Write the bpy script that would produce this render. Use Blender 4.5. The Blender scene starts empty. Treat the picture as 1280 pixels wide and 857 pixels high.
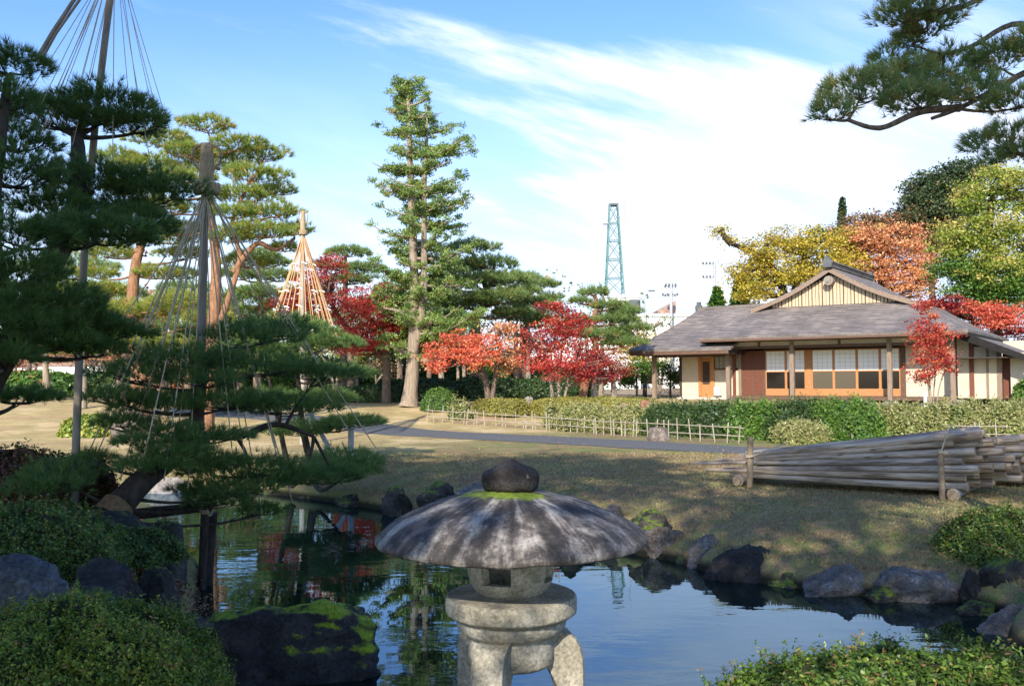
import bpy, math, random
import numpy as np
from mathutils import Vector, Matrix, noise

# ------------------------------------------------------------------ camera, sky, sun
SC = bpy.context.scene
COL = SC.collection
EYE = 1.65
PITCH = math.atan(44.5/1150.0); ROLL = math.radians(-0.35)
cam_d = bpy.data.cameras.new("camera"); cam = bpy.data.objects.new("camera", cam_d)
COL.objects.link(cam); SC.camera = cam
cam.location = (0, 0, EYE)
CR = Matrix.Rotation(math.pi/2+PITCH, 3, 'X') @ Matrix.Rotation(ROLL, 3, 'Z')
cam.rotation_euler = CR.to_euler()
cam_d.sensor_width = 36; cam_d.lens = 1150/1280*36
cam_d.clip_start = 0.05; cam_d.clip_end = 6000
cam_d.dof.use_dof = True; cam_d.dof.focus_distance = 10.0; cam_d.dof.aperture_fstop = 9.0
CRn = np.array(CR)

SUN_EL = math.radians(30); SUN_AZ = math.radians(14)     # azimuth: degrees left of straight behind the camera
to_sun = Vector((-math.sin(SUN_AZ)*math.cos(SUN_EL), -math.cos(SUN_AZ)*math.cos(SUN_EL), math.sin(SUN_EL)))
sun_d = bpy.data.lights.new("sun", 'SUN'); sun = bpy.data.objects.new("sun", sun_d); COL.objects.link(sun)
sun_d.energy = 5.0; sun_d.angle = math.radians(0.55); sun_d.color = (1.0, 0.90, 0.76)
sun.rotation_euler = to_sun.to_track_quat('Z', 'Y').to_euler(); sun.location = (-5, -20, 30)
SC.view_settings.view_transform = 'Standard'
try: SC.view_settings.look = 'None'
except Exception: pass
SC.view_settings.exposure = 0.58; SC.view_settings.gamma = 1.0; SC.view_settings.use_curve_mapping = False

W = bpy.data.worlds.new("World"); SC.world = W; W.use_nodes = True
wt = W.node_tree; wn = wt.nodes; wl = wt.links; wn.clear()
def N(nt, t, **k):
    n = nt.nodes.new(t)
    for a, b in k.items(): setattr(n, a, b)
    return n
def math_n(nt, op, a, b=None, c=None, clamp=False):
    n = nt.nodes.new('ShaderNodeMath'); n.operation = op; n.use_clamp = clamp
    for i, v in enumerate((a, b, c)):
        if v is None: continue
        if isinstance(v, (int, float)): n.inputs[i].default_value = v
        else: nt.links.new(v, n.inputs[i])
    return n.outputs[0]
def sstep(nt, v, lo, hi):
    n = nt.nodes.new('ShaderNodeMapRange'); n.interpolation_type = 'SMOOTHSTEP'
    nt.links.new(v, n.inputs[0]); n.inputs[1].default_value = lo; n.inputs[2].default_value = hi
    return n.outputs[0]
sky = N(wt, 'ShaderNodeTexSky', sky_type='NISHITA'); sky.sun_disc = False
sky.sun_elevation = SUN_EL; sky.sun_rotation = math.atan2(to_sun.x, to_sun.y)
sky.air_density = 1.0; sky.dust_density = 0.6; sky.ozone_density = 2.5; sky.altitude = 100
bg = N(wt, 'ShaderNodeBackground'); bg.inputs[1].default_value = 0.135
wo = N(wt, 'ShaderNodeOutputWorld'); wl.new(bg.outputs[0], wo.inputs[0])
tc = N(wt, 'ShaderNodeTexCoord'); sp = N(wt, 'ShaderNodeSeparateXYZ'); wl.new(tc.outputs['Generated'], sp.inputs[0])
yy = math_n(wt, 'MAXIMUM', sp.outputs[1], 0.12)
ax = math_n(wt, 'DIVIDE', sp.outputs[0], yy)          # tangent of azimuth
ez = math_n(wt, 'DIVIDE', sp.outputs[2], yy)          # tangent of elevation
cb = N(wt, 'ShaderNodeCombineXYZ')
wl.new(math_n(wt, 'MULTIPLY_ADD', ax, 1.5, math_n(wt, 'MULTIPLY', ez, 1.2)), cb.inputs[0]); wl.new(math_n(wt, 'MULTIPLY_ADD', ez, 5.0, math_n(wt, 'MULTIPLY', ax, 1.3)), cb.inputs[1])
nz = N(wt, 'ShaderNodeTexNoise'); nz.inputs['Scale'].default_value = 3.0; nz.inputs['Detail'].default_value = 8; nz.inputs['Roughness'].default_value = 0.6
wl.new(cb.outputs[0], nz.inputs['Vector'])
n0 = math_n(wt, 'SUBTRACT', nz.outputs[0], 0.5)
top = math_n(wt, 'MULTIPLY_ADD', ax, -0.10, 0.385)    # the cloud bank's upper edge sinks to the right
up = math_n(wt, 'SUBTRACT', top, ez)
up2 = math_n(wt, 'MULTIPLY_ADD', n0, 0.10, up)
f_up = sstep(wt, up2, -0.008, 0.035)
lf = math_n(wt, 'SUBTRACT', ax, math_n(wt, 'MULTIPLY_ADD', math_n(wt, 'ABSOLUTE', math_n(wt, 'SUBTRACT', ez, 0.27)), -1.2, 0.12))
lf2 = math_n(wt, 'MULTIPLY_ADD', n0, 0.9, lf)
f_lf = sstep(wt, lf2, -0.22, 0.10)
bank = math_n(wt, 'MULTIPLY', f_up, f_lf)
hz = sstep(wt, ez, 0.42, 0.02)
hz2 = math_n(wt, 'MULTIPLY', hz, 0.80)
wisps = math_n(wt, 'MULTIPLY', sstep(wt, nz.outputs[0], 0.54, 0.75), 0.55)
wisps = math_n(wt, 'MULTIPLY', wisps, sstep(wt, ez, 0.50, 0.26))
rt = math_n(wt, 'MULTIPLY', sstep(wt, ax, 0.18, 0.55), math_n(wt, 'MULTIPLY_ADD', n0, 1.2, 0.35))
fac = math_n(wt, 'MAXIMUM', math_n(wt, 'MAXIMUM', bank, hz2), math_n(wt, 'MAXIMUM', wisps, rt))
above = sstep(wt, ez, 1.2, 0.5)
fac = math_n(wt, 'MULTIPLY', math_n(wt, 'MULTIPLY', fac, above), 0.92, clamp=True)
mx = N(wt, 'ShaderNodeMixRGB'); wl.new(fac, mx.inputs[0]); hs = N(wt, 'ShaderNodeHueSaturation'); hs.inputs['Saturation'].default_value = 1.2; hs.inputs['Value'].default_value = 1.42; hs.inputs['Hue'].default_value = .510; wl.new(sky.outputs[0], hs.inputs['Color']); wl.new(hs.outputs[0], mx.inputs[1])
cc_ = N(wt, 'ShaderNodeMixRGB'); cc_.inputs[1].default_value = (4.5, 5.3, 6.9, 1); cc_.inputs[2].default_value = (6.0, 6.5, 7.8, 1); wl.new(sstep(wt, nz.outputs[0], .38, .62), cc_.inputs[0]); wl.new(cc_.outputs[0], mx.inputs[2]); wl.new(mx.outputs[0], bg.inputs[0])

# ------------------------------------------------------------------ helpers
rng = np.random.default_rng(7); random.seed(7)
def P(px, py, Y):                       # a point of the scene at depth Y
    d = CRn @ np.array([(px-640)/1150., -(py-428.5)/1150., -1.0])
    return np.array([0, 0, EYE]) + d*(Y/d[1])
def nrm(v): return v/np.maximum(np.linalg.norm(v, axis=-1, keepdims=True), 1e-9)
def tag(o, label=None, cat=None, group=None, kind=None):
    if label: o['label'] = label
    if cat: o['category'] = cat
    if group: o['group'] = group
    if kind: o['kind'] = kind
    return o
def empty(name, loc=(0, 0, 0), rz=0, label=None, cat=None, group=None):
    o = bpy.data.objects.new(name, None); COL.objects.link(o); o.location = loc; o.rotation_euler = (0, 0, rz)
    o.empty_display_size = 0.2
    return tag(o, label, cat, group)
class MB:
    def __init__(s): s.V = []; s.n = 0; s.F = {}; 
    def add(s, v, f, mi=0, var=0.5, smooth=False):
        v = np.asarray(v, float).reshape(-1, 3); f = np.asarray(f, int)
        k = f.shape[1]; m = len(f)
        var = np.broadcast_to(np.asarray(var, float), (m,))
        s.F.setdefault(k, []).append((f+s.n, np.full(m, mi), var, np.full(m, smooth)))
        s.V.append(v); s.n += len(v)
    def quad(s, p, **k): s.add(p, [[0, 1, 2, 3]], **k)
    def poly(s, p, **k): s.add(p, [list(range(len(p)))], **k)
    def box(s, x0, x1, y0, y1, z0, z1, M=None, **k):
        v = np.array([(x, y, z) for z in (z0, z1) for y in (y0, y1) for x in (x0, x1)], float)
        if M is not None: v = (np.array(M)[:3, :3] @ v.T).T + np.array(M)[:3, 3]
        s.add(v, [[0, 2, 3, 1], [4, 5, 7, 6], [0, 1, 5, 4], [2, 6, 7, 3], [0, 4, 6, 2], [1, 3, 7, 5]], **k)
    def tube(s, pts, rad, seg=8, cap=True, capmi=None, wob=0.0, **k):
        pts = np.asarray(pts, float); n = len(pts); rad = np.broadcast_to(np.asarray(rad, float), (n,))
        t = np.gradient(pts, axis=0); t = nrm(t)
        ref = np.array([0, 0, 1.]) if abs(t[0][2]) < .9 else np.array([1., 0, 0])
        a = nrm(np.cross(t, ref)); b = np.cross(t, a)
        th = np.arange(seg)*2*np.pi/seg
        R = rad[:, None]*(1+wob*(rng.random((n, seg))-.5))
        v = pts[:, None, :] + R[:, :, None]*(np.cos(th)[None, :, None]*a[:, None, :] + np.sin(th)[None, :, None]*b[:, None, :])
        i = np.arange(n-1)[:, None]*seg; j = np.arange(seg)[None, :]; j2 = (j+1) % seg
        f = np.stack([i+j, i+j2, i+seg+j2, i+seg+j], -1).reshape(-1, 4)
        k.setdefault('smooth', True)
        s.add(v.reshape(-1, 3), f, **k)
        if cap:
            kk = dict(k); kk['smooth'] = False
            if capmi is not None: kk['mi'] = capmi
            s.add(v[0], [list(range(seg))], **kk); s.add(v[-1], [list(range(seg))[::-1]], **kk)
    def lathe(s, prof, seg=48, c=(0, 0, 0), wob=None, **k):
        prof = np.asarray(prof, float); n = len(prof); th = np.arange(seg)*2*np.pi/seg
        r = prof[:, 0][:, None]; z = prof[:, 1][:, None]
        v = np.stack([r*np.cos(th), r*np.sin(th), z+0*th], -1)
        if wob is not None: v = wob(v)
        v = v + np.array(c)
        i = np.arange(n-1)[:, None]*seg; j = np.arange(seg)[None, :]; j2 = (j+1) % seg
        f = np.stack([i+j, i+j2, i+seg+j2, i+seg+j], -1).reshape(-1, 4)
        k.setdefault('smooth', True); s.add(v.reshape(-1, 3), f, **k)
    def slab(s, top, th, **k):            # planar polygon thickened downwards
        top = np.asarray(top, float); m = len(top); v = np.vstack([top, top-np.array([0, 0, th])])
        s.add(v, [list(range(m))], **k); s.add(v, [list(range(m, 2*m))[::-1]], **k)
        s.add(v, [[i, i+m, (i+1) % m+m, (i+1) % m] for i in range(m)], **k)
    def build(s, name, mats, parent=None, loc=None, **t):
        me = bpy.data.meshes.new(name)
        V = np.vstack(s.V); me.vertices.add(len(V)); me.vertices.foreach_set('co', V.astype(np.float32).ravel())
        ls = []; st = []; mi = []; va = []; sm = []; c = 0
        for k, L in s.F.items():
            f = np.vstack([q[0] for q in L]); ls.append(f.ravel()); st.append(c+np.arange(len(f))*k); c += f.size
            mi.append(np.concatenate([q[1] for q in L])); va.append(np.concatenate([q[2] for q in L])); sm.append(np.concatenate([q[3] for q in L]))
        ls = np.concatenate(ls); st = np.concatenate(st); mi = np.concatenate(mi); va = np.concatenate(va); sm = np.concatenate(sm)
        me.loops.add(len(ls)); me.loops.foreach_set('vertex_index', ls.astype(np.int32))
        me.polygons.add(len(st)); me.polygons.foreach_set('loop_start', st.astype(np.int32))
        me.polygons.foreach_set('material_index', mi.astype(np.int32)); me.polygons.foreach_set('use_smooth', sm.astype(bool))
        at = me.attributes.new('var', 'FLOAT', 'FACE'); at.data.foreach_set('value', va.astype(np.float32))
        me.update(calc_edges=True)
        for m in (mats if isinstance(mats, (list, tuple)) else [mats]): me.materials.append(m)
        o = bpy.data.objects.new(name, me); COL.objects.link(o)
        if parent is not None: o.parent = parent
        if loc is not None: o.location = loc
        return tag(o, **t)

# ------------------------------------------------------------------ materials
def base_mat(name):
    m = bpy.data.materials.new(name); m.use_nodes = True; nt = m.node_tree
    return m, nt, nt.nodes['Principled BSDF']
def coords(nt, scale=(1, 1, 1), kind='Object'):
    t = N(nt, 'ShaderNodeTexCoord'); mp = N(nt, 'ShaderNodeMapping'); mp.inputs['Scale'].default_value = scale
    nt.links.new(t.outputs[kind], mp.inputs[0]); return mp.outputs[0]
def noise_n(nt, vec, scale, detail=6, rough=.6):
    n = N(nt, 'ShaderNodeTexNoise'); nt.links.new(vec, n.inputs['Vector'])
    n.inputs['Scale'].default_value = scale; n.inputs['Detail'].default_value = detail; n.inputs['Roughness'].default_value = rough
    return n.outputs[0]
def ramp(nt, v, stops):
    r = N(nt, 'ShaderNodeValToRGB'); e = r.color_ramp.elements
    while len(e) < len(stops): e.new(.5)
    for i, (p, c) in enumerate(stops): e[i].position = p; e[i].color = (*c, 1)
    nt.links.new(v, r.inputs[0]); return r.outputs[0]
def mixc(nt, f, a, b):
    m = N(nt, 'ShaderNodeMixRGB')
    if isinstance(f, (int, float)): m.inputs[0].default_value = f
    else: nt.links.new(f, m.inputs[0])
    for i, c in ((1, a), (2, b)):
        if isinstance(c, tuple): m.inputs[i].default_value = (*c, 1)
        else: nt.links.new(c, m.inputs[i])
    return m.outputs[0]
def bump(nt, bs, h, st=.3, dist=.02):
    b = N(nt, 'ShaderNodeBump'); b.inputs['Strength'].default_value = st; b.inputs['Distance'].default_value = dist
    nt.links.new(h, b.inputs['Height']); nt.links.new(b.outputs[0], bs.inputs['Normal'])
def simple(name, c1, c2, scale=(1, 1, 1), ns=8, rough=.8, b=.2, bd=.01, spec=.3):
    m, nt, bs = base_mat(name); v = coords(nt, scale); n = noise_n(nt, v, ns)
    nt.links.new(ramp(nt, n, [(.3, c1), (.7, c2)]), bs.inputs['Base Color'])
    bs.inputs['Roughness'].default_value = rough; bs.inputs['Specular IOR Level'].default_value = spec
    if b: bump(nt, bs, n, b, bd)
    return m
def leaf_mat(name, stops, trans=.3, gloss=.04):
    m = bpy.data.materials.new(name); m.use_nodes = True; nt = m.node_tree; nt.nodes.clear()
    a = N(nt, 'ShaderNodeAttribute', attribute_name='var')
    c = ramp(nt, a.outputs['Fac'], stops)
    d = N(nt, 'ShaderNodeBsdfDiffuse'); t = N(nt, 'ShaderNodeBsdfTranslucent'); g = N(nt, 'ShaderNodeBsdfGlossy'); g.inputs['Roughness'].default_value = .45
    nt.links.new(c, d.inputs[0]); nt.links.new(c, t.inputs[0])
    m1 = N(nt, 'ShaderNodeMixShader'); m1.inputs[0].default_value = trans; nt.links.new(d.outputs[0], m1.inputs[1]); nt.links.new(t.outputs[0], m1.inputs[2])
    m2 = N(nt, 'ShaderNodeMixShader'); m2.inputs[0].default_value = gloss; nt.links.new(m1.outputs[0], m2.inputs[1]); nt.links.new(g.outputs[0], m2.inputs[2])
    o = N(nt, 'ShaderNodeOutputMaterial'); nt.links.new(m2.outputs[0], o.inputs[0]); return m
M = {}
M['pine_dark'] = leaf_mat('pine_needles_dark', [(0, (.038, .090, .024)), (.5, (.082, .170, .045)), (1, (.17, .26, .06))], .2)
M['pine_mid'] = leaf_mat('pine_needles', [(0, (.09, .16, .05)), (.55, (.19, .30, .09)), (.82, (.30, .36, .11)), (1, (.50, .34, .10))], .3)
M['pine_sun'] = leaf_mat('pine_needles_sunlit_yellow', [(0, (.12, .19, .04)), (.45, (.25, .36, .07)), (.75, (.42, .42, .09)), (1, (.55, .34, .08))], .3)  # yellower, brighter needles: sunlight on the crowns put into the colour
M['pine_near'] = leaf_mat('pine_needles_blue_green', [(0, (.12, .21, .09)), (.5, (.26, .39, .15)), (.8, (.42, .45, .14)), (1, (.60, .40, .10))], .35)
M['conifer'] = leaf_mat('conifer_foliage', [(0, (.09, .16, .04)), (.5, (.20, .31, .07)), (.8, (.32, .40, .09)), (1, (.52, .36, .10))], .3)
M['dark_conifer'] = leaf_mat('dark_conifer_foliage', [(0, (.03, .06, .03)), (.6, (.07, .12, .05)), (1, (.18, .15, .06))], .2)
M['red'] = leaf_mat('maple_red', [(0, (.15, .012, .018)), (.5, (.42, .038, .035)), (.85, (.60, .09, .05)), (1, (.70, .26, .10))], .35)
M['crimson'] = leaf_mat('maple_crimson', [(0, (.14, .018, .025)), (.6, (.34, .04, .05)), (.9, (.45, .10, .06)), (1, (.35, .28, .06))], .35)
M['brightred'] = leaf_mat('maple_bright_red', [(0, (.30, .02, .03)), (.6, (.60, .055, .055)), (1, (.72, .22, .09))], .35)
M['orange'] = leaf_mat('maple_orange', [(0, (.60, .11, .06)), (.5, (.82, .22, .13)), (.85, (.82, .38, .14)), (1, (.50, .45, .10))], .35)
M['peach'] = leaf_mat('leaves_peach', [(0, (.45, .18, .07)), (.5, (.76, .34, .17)), (.85, (.80, .48, .20)), (1, (.42, .40, .10))], .3)
M['yellow'] = leaf_mat('leaves_yellow', [(0, (.24, .24, .03)), (.5, (.52, .42, .05)), (.85, (.68, .52, .07)), (1, (.55, .30, .05))], .3)
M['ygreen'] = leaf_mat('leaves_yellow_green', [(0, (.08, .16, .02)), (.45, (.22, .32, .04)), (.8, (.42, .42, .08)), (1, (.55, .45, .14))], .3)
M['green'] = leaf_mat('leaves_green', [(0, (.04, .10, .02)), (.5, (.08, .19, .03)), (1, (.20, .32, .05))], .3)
M['dgreen'] = leaf_mat('leaves_dark_green', [(0, (.022, .05, .018)), (.6, (.05, .10, .03)), (1, (.10, .16, .04))], .2)
M['brown'] = leaf_mat('leaves_brown', [(0, (.10, .07, .04)), (.5, (.24, .15, .08)), (1, (.38, .25, .10))], .25)
M['pink'] = leaf_mat('leaves_dull_red', [(0, (.30, .10, .07)), (.5, (.48, .17, .10)), (1, (.45, .32, .12))], .3)
M['olive'] = leaf_mat('hedge_olive', [(0, (.12, .13, .03)), (.5, (.26, .25, .05)), (1, (.44, .38, .09))], .2)
M['sasa'] = leaf_mat('sasa_leaves', [(0, (.10, .16, .04)), (.5, (.24, .28, .08)), (1, (.46, .42, .20))], .25)
M['azalea'] = leaf_mat('azalea_leaves', [(0, (.025, .055, .012)), (.45, (.065, .13, .022)), (.85, (.14, .23, .03)), (.95, (.27, .30, .06)), (1, (.28, .16, .08))], .2)
M['moss'] = leaf_mat('moss_sprigs', [(0, (.03, .065, .008)), (.45, (.10, .18, .018)), (.85, (.24, .32, .03)), (.95, (.42, .46, .06)), (1, (.30, .16, .08))], .25)
M['redshrub'] = leaf_mat('shrub_reddish', [(0, (.06, .03, .015)), (.5, (.14, .06, .03)), (1, (.12, .14, .03))], .2)
M['fallen'] = leaf_mat('fallen_leaves', [(0, (.14, .07, .04)), (.5, (.30, .16, .09)), (1, (.42, .28, .12))], .1)
M['grass'] = leaf_mat('grass_blades', [(0, (.28, .165, .10)), (.35, (.33, .24, .13)), (.6, (.29, .265, .115)), (.85, (.19, .255, .07)), (1, (.48, .42, .25))], .2)
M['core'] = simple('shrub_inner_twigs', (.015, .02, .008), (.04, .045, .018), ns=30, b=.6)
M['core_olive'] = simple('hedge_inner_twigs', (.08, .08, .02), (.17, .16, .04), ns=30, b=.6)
M['bark'] = simple('bark_grey_brown', (.07, .05, .038), (.24, .185, .14), (1, 1, .22), 22, .9, .8, .03)
M['bark_dark'] = simple('bark_dark', (.022, .017, .014), (.085, .066, .052), (1, 1, .3), 18, .9, .9, .03)
M['bark_red'] = simple('bark_red_pine', (.14, .07, .04), (.37, .20, .11), (1, 1, .3), 14, .9, .8, .03)
M['bark_pale'] = simple('bark_pale', (.17, .14, .10), (.38, .32, .25), (1, 1, .2), 16, .9, .8, .03)
M['bark_tall'] = simple('bark_fibrous', (.15, .11, .08), (.42, .35, .27), (1, 1, .07), 26, .9, .9, .04)
M['rope'] = simple('straw_rope', (.36, .30, .20), (.56, .48, .35), (1, 1, 1), 60, .9, .3)
M['rope_orange'] = simple('new_straw_rope', (.50, .28, .13), (.70, .44, .24), (1, 1, 1), 60, .9, .3)
M['straw'] = simple('straw_wrap', (.20, .14, .08), (.50, .39, .24), (6, 6, 1), 14, .9, .6)
M['pole_dark'] = simple('pole_dark', (.035, .035, .035), (.10, .095, .09), (1, 1, .15), 12, .8, .3)
M['pole_grey'] = simple('pole_weathered', (.16, .14, .115), (.34, .30, .25), (1, 1, .12), 20, .85, .4)
M['bamboo'] = simple('bamboo_weathered', (.24, .20, .155), (.46, .41, .33), (1, 1, .3), 12, .7, .2)
M['paper'] = simple('white_paper', (.7, .7, .7), (.85, .85, .85), ns=5, b=0)
def stone(name, c1, c2, c3, ns=5, mossy=0.0, mosscol=((.05, .085, .012), (.16, .21, .025)), lichen=None, b=.5, wet=False):
    m, nt, bs = base_mat(name); v = coords(nt)
    n1 = noise_n(nt, v, ns, 9, .65); n2 = noise_n(nt, v, ns*9, 5, .7)
    c = ramp(nt, n1, [(.32, c1), (.5, c2), (.68, c3)])
    sp = ramp(nt, n2, [(.35, (.55, .55, .55)), (.65, (1.25, 1.25, 1.25))])
    mu = N(nt, 'ShaderNodeMixRGB', blend_type='MULTIPLY'); mu.inputs[0].default_value = 1; nt.links.new(c, mu.inputs[1]); nt.links.new(sp, mu.inputs[2]); c = mu.outputs[0]
    if lichen: c = mixc(nt, ramp(nt, noise_n(nt, v, ns*1.7, 6, .7), [(.60, (0, 0, 0)), (.66, (1, 1, 1))]), c, lichen)
    h = math_n(nt, 'MULTIPLY_ADD', n2, .35, n1)
    if mossy:
        g = N(nt, 'ShaderNodeNewGeometry'); s = N(nt, 'ShaderNodeSeparateXYZ'); nt.links.new(g.outputs['Normal'], s.inputs[0])
        k = math_n(nt, 'MULTIPLY_ADD', noise_n(nt, v, ns*.55, 5, .7), 2.4, math_n(nt, 'MULTIPLY_ADD', s.outputs[2], .75, mossy-2.28))
        f = sstep(nt, k, 0, .30)
        c = mixc(nt, f, c, ramp(nt, noise_n(nt, v, 40, 3), [(.3, mosscol[0]), (.7, mosscol[1])]))
        h = math_n(nt, 'MULTIPLY_ADD', f, .4, h)
    nt.links.new(c, bs.inputs['Base Color']); bs.inputs['Roughness'].default_value = .85; bs.inputs['Specular IOR Level'].default_value = .3
    cr = N(nt, 'ShaderNodeTexVoronoi', feature='DISTANCE_TO_EDGE'); cr.inputs['Scale'].default_value = ns*.9; wv = N(nt, 'ShaderNodeVectorMath', operation='ADD'); nt.links.new(v, wv.inputs[0]); sc_ = N(nt, 'ShaderNodeVectorMath', operation='SCALE'); sc_.inputs['Scale'].default_value = .5; tn = N(nt, 'ShaderNodeTexNoise'); tn.inputs['Scale'].default_value = ns; nt.links.new(v, tn.inputs['Vector']); nt.links.new(tn.outputs['Color'], sc_.inputs[0]); nt.links.new(sc_.outputs[0], wv.inputs[1]); nt.links.new(wv.outputs[0], cr.inputs['Vector'])
    h = math_n(nt, 'MULTIPLY_ADD', sstep(nt, cr.outputs['Distance'], 0, .05), .25 if name.startswith('rock') else 0, h)
    bump(nt, bs, h, b*1.6 if name.startswith('rock') else b, .04); return m
M['rock_dark'] = stone('rock_dark', (.014, .013, .013), (.033, .031, .031), (.08, .076, .075), 3, .42)
M['rock_grey'] = stone('rock_grey', (.06, .055, .05), (.15, .138, .128), (.32, .295, .27), 4, .12, lichen=(.36, .35, .33))
M['rock_brown'] = stone('rock_brown', (.07, .056, .048), (.18, .148, .125), (.34, .28, .24), 5, .15, lichen=(.33, .31, .29))
M['rock_moss'] = stone('rock_mossy', (.016, .016, .014), (.042, .039, .034), (.10, .092, .082), 3, .68)
M['rock_blue'] = stone('rock_blue_grey', (.035, .041, .05), (.075, .085, .10), (.16, .175, .19), 5, 0)
M['rock_pale'] = stone('rock_pale', (.20, .18, .15), (.35, .31, .27), (.5, .45, .4), 2, 0)
M['rock_red'] = stone('rock_red', (.26, .08, .065), (.38, .14, .115), (.48, .24, .20), 2, 0)
M['rock_pink'] = stone('rock_pink', (.34, .18, .14), (.45, .26, .21), (.55, .35, .29), 2, 0)
M['granite'] = stone('granite', (.22, .20, .155), (.37, .345, .28), (.52, .49, .42), 7, 0, b=.4)
def m_cap():
    m, nt, bs = base_mat('lantern_cap_stone'); t = N(nt, 'ShaderNodeTexCoord'); s = N(nt, 'ShaderNodeSeparateXYZ'); nt.links.new(t.outputs['Object'], s.inputs[0])
    an = math_n(nt, 'ARCTAN2', s.outputs[1], s.outputs[0])
    r = math_n(nt, 'SQRT', math_n(nt, 'ADD', math_n(nt, 'MULTIPLY', s.outputs[0], s.outputs[0]), math_n(nt, 'MULTIPLY', s.outputs[1], s.outputs[1])))
    c = N(nt, 'ShaderNodeCombineXYZ'); nt.links.new(math_n(nt, 'MULTIPLY', math_n(nt, 'COSINE', an), 2.1), c.inputs[0]); nt.links.new(math_n(nt, 'MULTIPLY', math_n(nt, 'SINE', an), 2.1), c.inputs[1]); nt.links.new(math_n(nt, 'MULTIPLY', r, .9), c.inputs[2])
    n1 = noise_n(nt, c.outputs[0], 2.6, 8, .62); n2 = noise_n(nt, t.outputs['Object'], 9, 8, .7); n3 = noise_n(nt, t.outputs['Object'], 70, 3)
    f = math_n(nt, 'ADD', math_n(nt, 'MULTIPLY', n1, .55), math_n(nt, 'MULTIPLY', n2, .45))
    f = math_n(nt, 'MULTIPLY_ADD', math_n(nt, 'SUBTRACT', n3, .5), .10, f)
    col = ramp(nt, f, [(.41, (.022, .020, .020)), (.485, (.060, .054, .052)), (.535, (.17, .155, .145)), (.60, (.36, .34, .315))])
    k = math_n(nt, 'MULTIPLY', sstep(nt, math_n(nt, 'MULTIPLY_ADD', noise_n(nt, t.outputs['Object'], 5, 4), .18, r), .33, .27), sstep(nt, noise_n(nt, t.outputs['Object'], 4, 3), .47, .53))
    col = mixc(nt, k, col, ramp(nt, noise_n(nt, t.outputs['Object'], 50, 3), [(.3, (.07, .12, .01)), (.7, (.22, .30, .02))]))
    pk = sstep(nt, noise_n(nt, t.outputs['Object'], 3.3, 4), .60, .70)
    col = mixc(nt, math_n(nt, 'MULTIPLY', pk, .5), col, (.30, .22, .19))
    nt.links.new(col, bs.inputs['Base Color']); bs.inputs['Roughness'].default_value = .85; bump(nt, bs, math_n(nt, 'ADD', n2, n3), .5, .012); return m
M['cap'] = m_cap()
def m_log():
    m, nt, bs = base_mat('weathered_log'); v = coords(nt, (1, 1, 1)); oi = N(nt, 'ShaderNodeObjectInfo')
    mp = N(nt, 'ShaderNodeMapping'); t = N(nt, 'ShaderNodeTexCoord'); nt.links.new(t.outputs['Object'], mp.inputs[0]); mp.inputs['Scale'].default_value = (.9, 7, 7)
    cx = N(nt, 'ShaderNodeCombineXYZ'); nt.links.new(math_n(nt, 'MULTIPLY', oi.outputs['Random'], 50), cx.inputs[0]); nt.links.new(cx.outputs[0], mp.inputs['Location'])
    n1 = noise_n(nt, mp.outputs[0], 1.6, 8, .65)
    c = ramp(nt, n1, [(.32, (.12, .095, .08)), (.46, (.28, .235, .20)), (.60, (.44, .385, .34))])
    tan = ramp(nt, n1, [(.32, (.17, .115, .07)), (.46, (.36, .265, .175)), (.60, (.52, .42, .30))])
    c = mixc(nt, ramp(nt, oi.outputs['Random'], [(.25, (.05, .05, .05)), (.8, (.75, .75, .75))]), c, tan)
    mp2 = N(nt, 'ShaderNodeMapping'); nt.links.new(t.outputs['Object'], mp2.inputs[0]); mp2.inputs['Scale'].default_value = (2.4, 10, 10); nt.links.new(cx.outputs[0], mp2.inputs['Location'])
    vo = N(nt, 'ShaderNodeTexVoronoi'); nt.links.new(mp2.outputs[0], vo.inputs['Vector']); vo.inputs['Scale'].default_value = 1.0
    kn = sstep(nt, vo.outputs['Distance'], .20, .08); c = mixc(nt, math_n(nt, 'MULTIPLY', kn, .75), c, (.045, .032, .024))
    mp3 = N(nt, 'ShaderNodeMapping'); nt.links.new(t.outputs['Object'], mp3.inputs[0]); mp3.inputs['Scale'].default_value = (1.2, 40, 40); nt.links.new(cx.outputs[0], mp3.inputs['Location'])
    ck = sstep(nt, noise_n(nt, mp3.outputs[0], 1.2, 3, .5), .40, .33); c = mixc(nt, math_n(nt, 'MULTIPLY', ck, .7), c, (.05, .04, .033))
    nt.links.new(c, bs.inputs['Base Color']); bs.inputs['Roughness'].default_value = .9; bump(nt, bs, math_n(nt, 'SUBTRACT', n1, math_n(nt, 'ADD', math_n(nt, 'MULTIPLY', ck, .3), math_n(nt, 'MULTIPLY', kn, .2))), 1.0, .03); return m
M['log'] = m_log()
M['logend'] = simple('sawn_wood', (.20, .14, .085), (.42, .32, .21), (1, 1, 1), 14, .9, .2)
M['roof'] = None
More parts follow.
